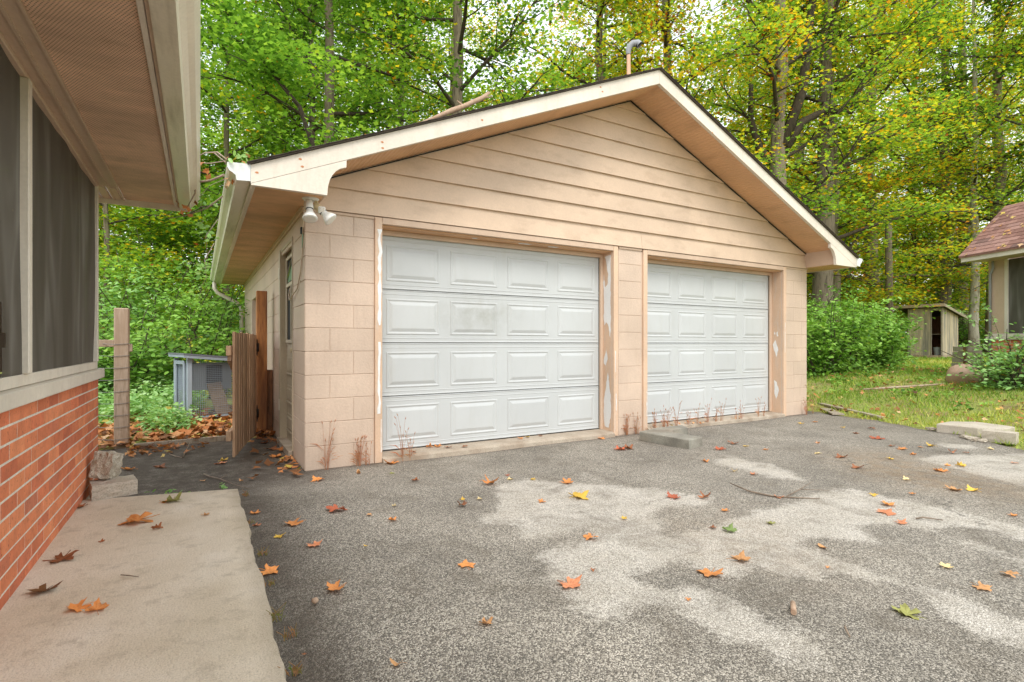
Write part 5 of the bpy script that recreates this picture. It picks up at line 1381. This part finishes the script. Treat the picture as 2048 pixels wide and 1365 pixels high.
tag(grass('grass', 190000, (5.5, 27), (-9, 12), 4, (.04, .10), lambda X, Y, g: (X > edge_x(Y)+.03-.08*g.random(len(X))) & (g.random(len(X)) < .35+.65*(np.sin(X*2.1+np.sin(Y*3))*np.cos(Y*1.9) > -.45)), lawn_tone), 'short yellow green grass of the lawn on the right', kind='stuff')
# broad low weeds in the lawn and at left
def groundcover(name, n, xr, yr, seed, size, zr, mat, keep=None, lab=''):
    g = np.random.default_rng(seed); nc = n//14; cx = g.uniform(*xr, nc); cy = g.uniform(*yr, nc)
    if keep is not None: k = keep(cx, cy, g); cx, cy = cx[k], cy[k]; nc = len(cx)
    X = np.repeat(cx, 14)+g.normal(0, .07, nc*14); Y = np.repeat(cy, 14)+g.normal(0, .07, nc*14); Hh = np.repeat(g.uniform(*zr, nc), 14)
    Z = gz(X, Y)+.01+Hh*g.random(nc*14); m_ = len(X)
    Nn = np.stack([g.normal(0, .5, m_), g.normal(0, .5, m_), np.ones(m_)], 1)
    tone = np.clip(np.repeat(g.uniform(.1, .8, nc), 14)+g.normal(0, .12, m_), 0, 1)
    return tag(link(name, leaves_mesh(name, np.stack([X, Y, Z], 1), Nn, g.uniform(*size, m_), tone, M[mat], 'oval', g)), lab, kind='stuff')
groundcover('low_weeds', 9000, (8.6, 24), (-6, 9), 8, (.05, .10), (.02, .10), 'lf_bush', lambda X, Y, g: (g.random(len(X)) < .25+.6*smst(8.8, 10.5, X)), 'low broad-leaved weeds in the far lawn')
groundcover('undergrowth', 20000, (-6, -.35), (3.0, 6.5), 9, (.04, .09), (.08, .42), 'lf_light', lambda X, Y, g: (X < -.85+.1) & ((X < -1.0) | (Y < 3.5) | (Y > 4.5)) & (g.random(len(X)) < smst(2.9, 4.0, Y)), 'bright green undergrowth around the coop')
groundcover('undergrowth', 2000, (-1.35, -.85), (2.5, 3.5), 19, (.035, .08), (.05, .30), 'lf_light', lambda X, Y, g: g.random(len(X)) < smst(2.4, 3.2, Y)*.7, 'light green seedlings in front of the coop')

# small weeds: thin reddish stems with seed heads
def weed(x, y, h, n, seed, label, group, z=None, mat='weed', spread=.25, head=True, tone=(.3, .9)):
    r = random.Random(seed); z0 = gzf(x, y) if z is None else z; mb = MB(); tn = []
    for k in range(n):
        a = r.uniform(0, 6.28); l = h*r.uniform(.5, 1); sp = spread*r.uniform(.2, 1)*l; dx, dy = math.cos(a)*sp, math.sin(a)*sp*.5-.2*sp
        p = [(x+r.uniform(-.02, .02), y+r.uniform(-.01, .01), z0)]
        p.append((p[0][0]+dx*.3, p[0][1]+dy*.3, z0+l*.5)); p.append((p[0][0]+dx, p[0][1]+dy, z0+l)); t = r.uniform(*tone)
        k0 = len(mb.v); mb.tube(p, [.0018, .0014, .0008], 4, smooth=False)
        if head: mb.tube([p[2], (p[2][0]+dx*.15, p[2][1], p[2][2]+.012), (p[2][0]+dx*.3, p[2][1], p[2][2]+.028)], [.0015, .0038, .001], 5)
        for q in range(2):
            b0 = Vector(p[0]).lerp(Vector(p[1]), r.uniform(.1, .9)); a2 = r.uniform(0, 6.28); ll = l*.35
            mb.add([b0, b0+Vector((math.cos(a2)*ll*.5+.003, math.sin(a2)*ll*.2, ll*.5)), b0+Vector((math.cos(a2)*ll, math.sin(a2)*ll*.4, ll*.55)), b0+Vector((math.cos(a2)*ll*.5-.003, math.sin(a2)*ll*.2, ll*.5-.006))], [(0, 1, 2, 3)])
        tn += [t]*(len(mb.v)-k0)
    me = mb.mesh('weed', M[mat]); a_ = me.attributes.new('tone', 'FLOAT', 'POINT'); a_.data.foreach_set('value', np.array(tn, np.float32))
    return tag(link('weed', me), label, 'weed', group)
for i, (x, y, h, n, lab) in enumerate([(.169, -.03, .42, 9, 'tall reddish weed against the left pier, nearest the garage corner'), (.44, -.03, .26, 16, 'bushy dry weed tuft against the left pier, left of the door casing'),
        (.52, -.03, .22, 6, 'slim weed right beside the left door casing'), (.84, -.04, .45, 7, 'tallest dark red grass weed in front of the left garage door'), (.93, -.04, .28, 6, 'shorter weed beside the tallest red grass weed'),
        (3.60, -.03, .24, 12, 'dry weed tuft at the middle pier, left one'), (3.76, -.03, .26, 10, 'dry weed tuft at the middle pier, right one')]):
    weed(x, y, h, n, 40+i, lab, 'weeds along the garage front')
for i, x in enumerate([4.03, 4.16, 4.3, 4.45, 4.62, 4.8, 5.0, 5.15, 5.35, 5.6, 5.75, 6.05, 6.2]):
    weed(x+rl.uniform(-.06, .06), -.03, rl.uniform(.14, .34), rl.choice([3, 5, 7, 9]), 60+i, ORDW[i]+' dry seed-headed weed from the left along the right garage door threshold', 'weeds along the right door', z=.045, spread=.35)
weed(7.20, -.06, .30, 10, 91, 'dry bending weed at the right garage corner', 'weeds along the garage front', spread=.6)
weed(7.45, -.02, .55, 5, 92, 'tall leaning straw weed right of the right garage corner', 'weeds along the garage front', spread=.6, tone=(.8, 1))
for i, (x, y, h, lab) in enumerate([(-.535, -2.70, .07, 'larger green weed sprout at the walk edge near the front'), (-.505, -2.84, .045, 'small tangled weed just below the larger sprout'), (-.52, -3.06, .05, 'weed sprout at the walk edge at the bottom of the picture'),
        (-.51, -2.02, .04, 'small green and pink weed at the walk edge beside an orange leaf'), (-.52, -1.50, .03, 'tiny green sprout at the walk edge'), (-.52, -2.38, .03, 'tiny weed in the dirt strip beside the walk'),
        (-.49, -.72, .06, 'small green weed at the far right corner of the walk')]):
    weed(x, y, h, 10, 110+i, lab, 'weeds along the walk edge', mat='weed', spread=.9, head=False, tone=(0, .45))
def seedling(x, y, h, n, seed, lab, mat='lf_light', size=.05):
    g = np.random.default_rng(seed); P = np.stack([x+g.normal(0, h*.35, n), y+g.normal(0, h*.3, n), gzf(x, y)+.01+h*g.random(n)], 1)
    Nn = np.stack([g.normal(0, .5, n), g.normal(0, .5, n), np.ones(n)], 1)
    return tag(link('seedling', leaves_mesh('seedling', P, Nn, g.uniform(.6, 1, n)*size, g.uniform(.1, .6, n), M[mat], 'oval', g)), lab, 'plant', 'seedlings behind the walk')
for i, (x, y, h, lab) in enumerate([(-1.16, -.60, .07, 'small green seedling at the far walk edge next to the stone block'), (-1.06, -.59, .09, 'taller green seedling at the far walk edge, second from the stone'), (-.96, -.57, .07, 'green seedling in the middle of the far walk edge'),
        (-.88, -.56, .09, 'yellow green grassy seedling at the far walk edge'), (-.62, -.32, .05, 'small clover-like seedling on dark ground behind the walk')]):
    seedling(x, y, h, 9, 130+i, lab)
# ================================================================== TREES AND SHRUBS
def curve(p0, dr, L, n, g, wander=.12, up=0.0, drop=0.0):
    """a wandering polyline starting at p0 in direction dr"""
    pts = [np.array(p0, float)]; d = np.array(dr, float); d /= np.linalg.norm(d); s_ = L/n
    for i in range(n):
        d = d+g.normal(0, wander, 3)+np.array([0, 0, up-drop*(i/n)]); d /= np.linalg.norm(d); pts.append(pts[-1]+d*s_)
    return pts
def spray(pts, n, g, spread, flat=.28):
    """leaf positions in flat tiers round a twig"""
    P = np.array(pts); t = g.random(n)*(len(P)-1); i = np.minimum(t.astype(int), len(P)-2); f = (t-i)[:, None]
    q = P[i]*(1-f)+P[i+1]*f
    return q+g.normal(0, 1, (n, 3))*np.array([spread, spread, spread*flat])
def tree(name, base, Ht, r0, label, cat='tree', group=None, seed=0, leafmat_='lf_green', bark='bark', zmin=3.0, reach=3.2, limbs=18, twigs=9, per=64,
         lsize=(.085, .15), lean=(0, 0), top=.25, special=None, tone=(.42, .2), shape='maple', spread=.36, visible_to=None):
    g = np.random.default_rng(seed); root = thing(name, base, label, cat, group)
    base = np.array(base, float); mb = MB(); n = 12
    tp = [base+np.array([0, 0, -.2])]
    for i in range(1, n+1):
        t = i/n; tp.append(base+np.array([lean[0]*t*Ht+g.normal(0, .035*Ht/15), lean[1]*t*Ht+g.normal(0, .035*Ht/15), Ht*t]))
    rad = [r0*(1.25 if i == 0 else 1)*(1-(1-top)*i/n) for i in range(n+1)]
    mb.tube(tp, rad, 12); br = MB(); LP = []; TP = np.array(tp)
    def trunk_at(z):
        k = np.interp(z, TP[:, 2], np.arange(n+1)); i = int(min(k, n-1)); f = k-i; return TP[i]*(1-f)+TP[i+1]*f, np.interp(k, range(n+1), rad)
    def twig_set(path, r_start, nt):
        for k in range(nt):
            t = g.uniform(.25, 1); i = int(t*(len(path)-1)); i = min(i, len(path)-2); p = path[i]; d = path[i+1]-path[i]; d = d/np.linalg.norm(d)
            side = np.cross(d, [0, 0, 1]); side /= np.linalg.norm(side)+1e-6
            dd = d*.6+side*g.choice([-1, 1])*g.uniform(.4, 1)+np.array([0, 0, g.uniform(-.15, .3)])
            L = reach*.42*g.uniform(.5, 1.1); tw_ = curve(p, dd, L, 4, g, .16, drop=.12)
            br.tube(tw_, [r_start*.35, r_start*.28, r_start*.2, r_start*.14, .003], 4, cap=False)
            LP.append(spray(tw_, per, g, spread))
            if g.random() < .7:
                d3 = tw_[2]-tw_[1]; t3 = curve(tw_[2], d3+g.normal(0, .5, 3)*np.array([1, 1, .3]), L*.6, 3, g, .15); br.tube(t3, [r_start*.16, .006, .004, .003], 3, cap=False); LP.append(spray(t3, per//2, g, spread))
    for k in range(limbs):
        z = zmin+(Ht*.98-zmin)*((k+g.random())/limbs)**.9; p, rr = trunk_at(base[2]*0+z if z < TP[-1, 2] else TP[-1, 2]-.1)
        az = k*2.4+g.uniform(-.5, .5); el = g.uniform(-.05, .55)+.4*(z/Ht)**2; L = reach*g.uniform(.65, 1.15)*(1-.45*max(0, (z-Ht*.6)/(Ht*.4)))
        path = curve(p, [math.cos(az)*math.cos(el), math.sin(az)*math.cos(el), math.sin(el)], L, 7, g, .13, drop=.10)
        rl_ = min(rr*.42, .022+L*.012); br.tube(path, [rl_*(1-.85*i/7)+.004 for i in range(8)], 6, cap=False)
        twig_set(path, rl_, twigs)
    for pts, r1 in (special or []):
        pts = [np.array(p, float) for p in pts]; br.tube(pts, [r1*(1-.6*i/(len(pts)-1)) for i in range(len(pts))], 8)
        twig_set(pts, r1*.6, 5)
    mb.build('trunk', bark, root); br.build('branches', 'bark_dark', root)
    P = np.concatenate(LP); m_ = len(P)
    Nn = np.stack([g.normal(0, .42, m_), g.normal(0, .42, m_), np.ones(m_)], 1)
    cl = np.sin(P[:, 0]*1.3+seed)*np.cos(P[:, 1]*1.1+seed*2)*np.sin(P[:, 2]*.9+seed)
    tn = np.clip(tone[0]+.26*cl+g.normal(0, tone[1], m_)*1.05, 0, 1)
    me = leaves_mesh('crown', P-base, Nn, g.uniform(*lsize, m_), tn, M[leafmat_], shape, g)
    o = link('crown', me, root, base)
    return root
def copy_tree(src, loc, rz, s, label, group=None):
    r = src.copy(); COL.objects.link(r); r.location = loc; r.rotation_euler = (0, 0, rz); r.scale = (s, s, s); r['label'] = label
    if group: r['group'] = group
    elif 'group' in r: del r['group']
    for ch in src.children:
        c = ch.copy(); COL.objects.link(c); c.parent = r
    return r
def B(x, y): return (x, y, gzf(x, y))
CAMP = (-.7675, -4.774)
TB = []
# the big trees right behind the garage
TB.append(tree('maple_tree', B(2.03, 8.9), 17, .165, 'grey ridged trunk of the green maple rising behind the left slope of the garage roof', seed=11, zmin=3.2, reach=3.6, limbs=24, leafmat_='lf_green', lean=(-.01, .0), tone=(.46, .18)))
TB.append(tree('maple_tree', B(1.80, 10.0), 16, .11, 'slimmer second trunk just left of the grey ridged maple behind the roof', seed=12, zmin=3.0, reach=3.2, limbs=20, leafmat_='lf_green', tone=(.45, .18)))
TB.append(tree('maple_tree', B(5.25, 8.4), 17, .21, 'dark straight trunk behind the garage where the bare branch lies on the roof', seed=13, zmin=4.4, reach=3.8, limbs=24, leafmat_='lf_mid', tone=(.30, .20), bark='bark', lean=(-.006, -.018)))
TB.append(tree('maple_tree', B(11.57, 10.0), 19, .23, 'pale trunk seen just left of the roof vent pipe', seed=14, zmin=4.5, reach=4.2, limbs=26, leafmat_='lf_gold', tone=(.52, .2)))
# forked tree right of the ridge
b0 = np.array(B(15.25, 5.54))
def cp(px, py, t):
    r_ = (px-1024)/1062.; u_ = (688-py)/1062.; c_, s_ = .8623, .5065
    return [CAMP[0]+t*(c_*r_+s_), CAMP[1]+t*(c_-s_*r_), 1.083+t*u_]
forks = [([[15.36, 5.6, 6.75], [14.85, 5.95, 7.3], [14.55, 6.1, 8.3], [14.5, 6.05, 9.5]], .16), ([[15.36, 5.55, 7.2], [15.9, 5.2, 8.2], [16.6, 4.9, 8.6], [17.4, 4.5, 8.6], [17.9, 4.3, 9.9], [18.6, 3.9, 10.4]], .15),
         ([[15.3, 5.5, 7.4], [15.9, 5.2, 9.2], [16.3, 5.1, 12.2], [16.5, 5.0, 15]], .18)]
TB.append(tree('forked_tree', tuple(b0), 19, .30, 'big forked grey tree right of the gable with one limb curving left and one right', seed=15, zmin=3.2, reach=4.6, limbs=26, leafmat_='lf_mid', tone=(.55, .18), special=forks, lean=(.004, 0), ))
TB.append(tree('shaggy_tree', B(17.35, 5.4), 17, .36, 'thick shaggy-barked trunk standing behind the right eave of the garage', seed=16, zmin=3.0, reach=4.2, limbs=24, leafmat_='lf_mid', tone=(.48, .2), lean=(.012, -.01)))
TB.append(tree('maple_tree', B(18.9, 5.9), 18, .25, 'straight dark trunk between the shaggy tree and the bare pole', seed=17, zmin=2.8, reach=4.2, limbs=22, leafmat_='lf_mid', tone=(.5, .2), lean=(.01, 0)))
TB.append(tree('maple_tree', B(22.1, 6.2), 19, .30, 'tall trunk behind the bare pole, top leaning right', seed=18, zmin=2.6, reach=4.8, limbs=24, leafmat_='lf_gold', tone=(.5, .2), lean=(.015, 0)))
TB.append(tree('maple_tree', B(27.4, 5.7), 20, .26, 'twin-stemmed dark trunk left of the porch building roof', seed=19, zmin=2.6, reach=4.8, limbs=24, leafmat_='lf_gold', tone=(.5, .2)))
TB.append(tree('sycamore_tree', B(26.2, 4.25), 15, .17, 'white peeling trunk beside the porch building eave', seed=20, zmin=4.5, reach=3.6, limbs=16, leafmat_='lf_mid', bark='bark_pale', tone=(.35, .2)))
TB.append(tree('maple_tree', B(31.0, 6.3), 19, .32, 'thick dark trunk behind the white peeling trunk', seed=21, zmin=2.5, reach=4.8, limbs=22, leafmat_='lf_mid', tone=(.4, .2)))
TB.append(tree('slim_tree', B(-2.9, 12.6), 11, .085, 'slim knobbly trunk in the gap below the house eave at far left', seed=22, zmin=1.6, reach=2.6, limbs=24, leafmat_='lf_mid', tone=(.36, .2), twigs=6))
# leaning dark stem at upper left
lp = [[1.45, 6.6, gzf(1.4, 6.6)], [1.45, 6.65, 3.2], [1.374, 6.75, 5.1], [1.017, 6.94, 5.98], [.66, 7.15, 6.5], [.258, 7.38, 7.17], [-.144, 7.62, 7.74], [-.5, 7.8, 8.4], [-1.1, 8.1, 9.6]]
lp[0] = [1.75, 7.7, gzf(1.75, 7.7)]; lp[1] = [1.7, 7.6, 3.0]; lp[2] = [1.45, 7.5, 5.2]
TB.append(tree('leaning_tree', (1.75, 7.7, gzf(1.75, 7.7)), 3.4, .06, 'dark thin stem leaning to the upper left over the garage eave', seed=23, zmin=2.9, reach=1.6, limbs=4, leafmat_='lf_green', special=[(lp[1:], .055)]+[([lp[i], [lp[i][0]-.6, lp[i][1]-.2, lp[i][2]+.5], [lp[i][0]-1.3, lp[i][1]-.1, lp[i][2]+.7]], .02) for i in (3, 4, 5, 6)], bark='bark_dark', tone=(.42, .18)))
# fillers: copies of the kinds above, each its own tree
def ct(i, px, t, rz, s, lab, grp='forest trees behind the garage'):
    p = cp(px, 688, t); return copy_tree(TB[i], (p[0], p[1], gzf(p[0], p[1])), rz, s, lab, grp)
fill = [(0, 320, 19, 1.0, .95, 'green maple far behind the wooden coop'), (1, 455, 15.5, 2.1, 1.0, 'green maple just past the end of the garage gutter'), (2, 560, 20, .7, 1.0, 'turning maple deep behind the leaning dark stem'),
        (0, 800, 18, 3.3, 1.0, 'green maple behind the roof between the ridged trunk and the dark straight trunk'), (3, 905, 24, 1.9, 1.0, 'golden maple deep behind the bare branch on the roof'), 
        (3, 1330, 18, 5.0, 1.0, 'golden maple directly above the roof ridge'),  (7, 1500, 30, .4, 1.05, 'golden maple deep between ridge and forked tree'),
        (8, 1830, 31, 1.3, 1.1, 'golden maple standing deep behind the plank shed'), (7, 1990, 22, 3.8, .95, 'golden maple whose crown hangs over the porch building roof'), (6, 2120, 19, .9, 1.0, 'turning maple overhanging the porch building from the right'),
        (8, 1690, 34, 4.0, 1.1, 'golden maple deep behind the bare pole'), (0, 130, 17, 4.1, .9, 'green maple behind the brick house wall'), (9, 1880, 27, 2.0, .9, 'slim pale-barked tree just behind the shed roof'),
        (1, 610, 27, 4.6, 1.1, 'green maple at the back of the wood, left of the ridged trunk'), (2, 740, 29, 5.2, 1.2, 'turning maple at the back of the wood above the left fascia'), (10, 1600, 27, 2.9, 1.0, 'turning maple deep behind the forked tree'),
        (3, 1210, 30, .2, 1.1, 'golden maple at the back of the wood behind the vent pipe'), (6, 2200, 28, 3.0, 1.1, 'turning maple beyond the porch building'), (1, -40, 24, 1.2, 1.2, 'green maple behind the brick house roof')]
for f in fill: ct(*f)
# young understory trees
for i, (px, t, h, m_, lab) in enumerate([(1700, 20.5, 7, 'lf_gold', 'young golden maple left of the bare pole'), (1830, 24, 7.5, 'lf_gold', 'young golden maple right of the bare pole behind the shed'), (1890, 29, 8, 'lf_gold', 'young golden maple deep behind the shed roof'), (1975, 30, 7, 'lf_gold', 'young golden maple behind the porch building eave'),
        (1650, 24, 7, 'lf_mid', 'young maple behind the shaggy trunk'), (300, 15.5, 6, 'lf_mid', 'young turning maple in the left gap, right of the slim knobbly trunk'), (420, 17, 7, 'lf_green', 'young green maple behind the end of the garage gutter'), (200, 17.5, 6, 'lf_mid', 'young maple at the far left behind the house corner')]):
    p = cp(px, 688, t)
    tree('young_maple', (p[0], p[1], gzf(p[0], p[1])), h, .05, lab, seed=300+i, zmin=1.0, reach=2.4, limbs=20, twigs=7, per=60, leafmat_=m_, tone=(.5, .2), lsize=(.08, .15), group='young maples in the wood', bark='bark_dark')
# bare pole
p = cp(1778, 688, 19)
tag(MB().tube([(p[0]+.02, p[1], gzf(p[0], p[1])-.1), (p[0], p[1], 3.2), (p[0]-.06, p[1], 5.82)], [.135, .12, .10], 12).build('bare_pole', 'bark'), 'bare grey broken-off pole standing among the trees above the shed', 'pole')

# deep wood: mass of far foliage and far stems
g = np.random.default_rng(77)
def far_mass(name, n_s, per, az0, az1, t0, t1, z0, z1, mat, seed, size, lab, dens=None, tone=(.4, .2)):
    g = np.random.default_rng(seed); C = []
    px = g.uniform(az0, az1, n_s); t = g.uniform(t0, t1, n_s); z = z0+(z1-z0)*g.random(n_s)
    if dens is not None: k = dens(px, z, g); px, t, z = px[k], t[k], z[k]
    r_ = (px-1024)/1062; cx = CAMP[0]+t*(.8623*r_+.5065); cy = CAMP[1]+t*(.8623-.5065*r_); m_ = len(px)
    P = np.repeat(np.stack([cx, cy, z], 1), per, 0)+g.normal(0, 1, (m_*per, 3))*np.array([.8, .8, .16])
    Nn = np.stack([g.normal(0, .5, m_*per), g.normal(0, .5, m_*per), np.ones(m_*per)], 1)
    tn = np.clip(np.repeat(tone[0]+g.normal(0, .15, m_), per)+g.normal(0, tone[1], m_*per), 0, 1)
    return tag(link(name, leaves_mesh(name, P, Nn, g.uniform(*size, m_*per), tn, M[mat], 'kite', g)), lab, kind='stuff')
far_mass('distant_foliage', 3800, 28, -400, 1250, 27, 44, .5, 19, 'lf_green', 5, (.22, .38), 'far green foliage of the wood behind the garage', lambda px, z, g: g.random(len(z)) < 1-.35*z/19, (.42, .2))
far_mass('distant_foliage', 3600, 28, 1200, 2700, 30, 48, .6, 21, 'lf_gold', 6, (.24, .40), 'far yellow green foliage of the wood on the right', lambda px, z, g: g.random(len(z)) < 1-.35*z/21, (.48, .2))
far_mass('distant_undergrowth', 3600, 28, -500, 2700, 26, 36, .3, 5.0, 'lf_mid', 7, (.16, .30), 'undergrowth on the forest floor', None, (.45, .18))

# shrubs
def shrub(name, base, h, w, n_st, per, label, seed, mat='lf_bush', lsize=(.05, .09), shape='oval', group=None, tone=(.4, .18), stems=7, twl=.35):
    g = np.random.default_rng(seed); root = thing(name, base, label, 'shrub', group); base = np.array(base); br = MB(); LP = []
    for k in range(stems):
        a = g.uniform(0, 6.28); p = curve(base+np.array([math.cos(a)*w*.25*g.random(), math.sin(a)*w*.25*g.random(), -.05]), [math.cos(a)*.6*g.random(), math.sin(a)*.6*g.random(), 1], h*g.uniform(.6, 1.0), 6, g, .16, drop=.05)
        br.tube(p, [.016*(1-.8*i/6)+.002 for i in range(7)], 5, cap=False)
        for q in range(n_st):
            i = g.integers(0, 6); a2 = g.uniform(0, 6.28); L = w*g.uniform(.25, .6)*(1-.3*i/6)
            t = curve(p[i], [math.cos(a2), math.sin(a2), g.uniform(.0, .6)], L, 4, g, .2, drop=.25); br.tube(t, [.005, .004, .003, .002, .0015], 3, cap=False)
            LP.append(spray(t, per, g, .07+.04*w, .5))
    br.build('stems', 'bark_dark', root)
    P = np.concatenate(LP); P[:, 2] = np.maximum(P[:, 2], base[2]+.03); m_ = len(P)
    Nn = np.stack([g.normal(0, .5, m_), g.normal(-.2, .5, m_), np.ones(m_)], 1)
    cl = np.sin(P[:, 0]*3.3+seed)*np.cos(P[:, 2]*3.9+seed)
    tn = np.clip(tone[0]+.15*cl+g.normal(0, tone[1], m_), 0, 1)
    link('leaves', leaves_mesh('leaves', P-base, Nn, g.uniform(*lsize, m_), tn, M[mat], shape, g), root, base)
    return root
def S(px, t, *a, **k):
    p = cp(px, 688, t); return shrub('shrub', (p[0], p[1], gzf(p[0], p[1])), *a, **k)
SH_L = [(215, 8.6, 1.9, 1.5, 'lf_bush', 'honeysuckle shrub right behind the brick house corner'), (205, 10.5, 3.0, 2.0, 'lf_light', 'pale-leaved tall shrub beside the house corner, hanging over the rail'),
        (300, 9.6, 2.2, 1.7, 'lf_bush', 'dense shrub between the fence post and the coop'), (330, 11.5, 3.2, 2.3, 'lf_bush', 'tall dense shrub above the left side of the coop'), (410, 10.2, 2.0, 1.6, 'lf_bush', 'green shrub directly behind the coop'),
        (425, 12.5, 3.4, 2.3, 'lf_green', 'leafy young maple bush under the end of the garage eave'), (480, 11.0, 2.6, 1.6, 'lf_bush', 'shrub at the back corner of the garage beside the downspout'), (255, 13.5, 4.2, 2.6, 'lf_green', 'highest green thicket in the left gap'),
        (380, 15.0, 4.6, 2.8, 'lf_mid', 'turning thicket deep in the left gap'), (150, 12.0, 3.2, 2.4, 'lf_bush', 'shrub mostly hidden behind the brick house'), (500, 14.5, 4.0, 2.4, 'lf_green', 'thicket behind the rear garage wall')]
for i, (px, t, h, w, mat, lab) in enumerate(SH_L):
    S(px, t, h, w, 10, 26, lab, 200+i, mat=mat, lsize=(.07, .13), shape='maple' if mat in ('lf_green', 'lf_mid') else 'oval', stems=8, group='shrubs in the left gap', tone=(.45, .17))
S(432, 9.2, 1.35, .9, 8, 18, 'yellow leaved shrub just above the coop roof', 230, mat='lf_yellowbush', lsize=(.04, .07), stems=6)
SH_R = [(1640, 12.6, 2.1, 1.8, 'green shrub touching the right rear side of the garage'), (1695, 13.0, 2.1, 1.8, 'rounded green shrub left of the shed, second from the garage'), (1745, 13.8, 1.9, 1.5, 'rounded green shrub overlapping the left edge of the shed'),
        (1660, 15.2, 2.8, 2.2, 'taller shrub under the shaggy trunk'), (1725, 16.2, 2.6, 2.2, 'tall shrub below the bare pole'), (1770, 17.5, 2.3, 1.7, 'tall shrub leaning over the left side of the shed'), (1600, 15.0, 2.4, 2.0, 'shrub behind the right garage wall')]
for i, (px, t, h, w, lab) in enumerate(SH_R):
    S(px, t, h, w, 11, 26, lab, 240+i, mat='lf_bush', lsize=(.07, .13), stems=9, group='shrubs right of the garage', tone=(.42, .16))
S(1925, 25.5, 2.6, 2.4, 10, 24, 'dark green bush right behind the shed', 260, mat='lf_bush', lsize=(.09, .15), stems=8, tone=(.3, .15))
S(1980, 23.5, 2.2, 2.4, 10, 24, 'dark green bush between shed and porch building', 261, mat='lf_bush', lsize=(.09, .15), stems=8, tone=(.3, .15))
# heart-leaved shrub in front of the porch building
S(2030, 9.0, 1.25, 1.05, 12, 12, 'light green heart-leaved shrub in front of the porch building, its largest clump', 270, mat='lf_light', lsize=(.055, .095), stems=10, group='heart-leaved shrubs', tone=(.45, .2))
S(2010, 10.0, .65, .6, 9, 10, 'lower heart-leaved clump against the brick base of the porch building', 271, mat='lf_light', lsize=(.05, .085), stems=7, group='heart-leaved shrubs', tone=(.42, .2))
S(2095, 8.8, 1.35, 1.2, 11, 12, 'heart-leaved clump cut by the right edge of the picture', 272, mat='lf_light', lsize=(.055, .095), stems=9, group='heart-leaved shrubs', tone=(.45, .2))
ar = thing('arching_stem', tuple(cp(2010, 740, 9.6)), 'long arching stem with paired heart leaves reaching left over the wooden planter', 'plant')
am = MB(); LPn = []
for path in ([cp(2015, 740, 9.6), cp(1985, 672, 9.8), cp(1945, 640, 10.0), cp(1905, 612, 10.2)], [cp(2010, 740, 9.6), cp(1995, 660, 9.6), cp(1978, 620, 9.7), cp(1970, 612, 9.8)], [cp(2015, 740, 9.6), cp(1975, 690, 9.6), cp(1915, 690, 9.8)]):
    am.tube(path, [.008, .006, .004, .002][:len(path)], 5); g = np.random.default_rng(len(LPn)); LPn.append(spray([np.array(p_) for p_ in path], 34, g, .035, .7))
am.build('stem', 'twig', ar); P = np.concatenate(LPn); g = np.random.default_rng(5)
tn = np.clip(g.normal(.5, .2, len(P)), 0, .9); bl = np.array(ar.location)
link('leaves', leaves_mesh('leaves', P-bl, g.normal(0, .6, (len(P), 3))+np.array([0, -.4, .8]), g.uniform(.06, .10, len(P)), tn, M['lf_light'], 'oval', g), ar, bl)
# vine leaves and dead leaves on the dry vine
g = np.random.default_rng(8)
def clump(name, cs, n, sz, mat, tone, parent):
    P = np.concatenate([np.array(c)+g.normal(0, .035, (n, 3)) for c in cs]); 
    link(name, leaves_mesh(name, P, g.normal(0, .7, (len(P), 3))+np.array([0, -.5, .6]), g.uniform(*sz, len(P)), np.clip(g.normal(*tone, len(P)), 0, 1), M[mat], 'oval' if mat == 'lf_light' else 'maple', g), parent)
clump('vine_leaves', [(-.52, -.47, 2.43), (-.50, -.46, 2.42)], 5, (.045, .065), 'lf_light', (.5, .1), VN)
clump('vine_leaves', [(-.72, .0, 2.18), (-.76, .2, 2.02), (-.70, .9, 2.1), (-.78, 1.3, 1.85), (-.74, 2.7, 2.0), (-.78, 2.9, 1.75)], 7, (.04, .07), 'lf_light', (.4, .15), VN)
clump('dead_leaves', [(-.58, -.42, 2.40), (-.46, -.46, 2.40), (-.62, -.38, 2.28), (-.75, -.2, 2.37), (-.85, -.1, 2.33), (-.82, .05, 2.14), (-.9, .1, 2.28)], 5, (.04, .07), 'litter', (.6, .15), VN)
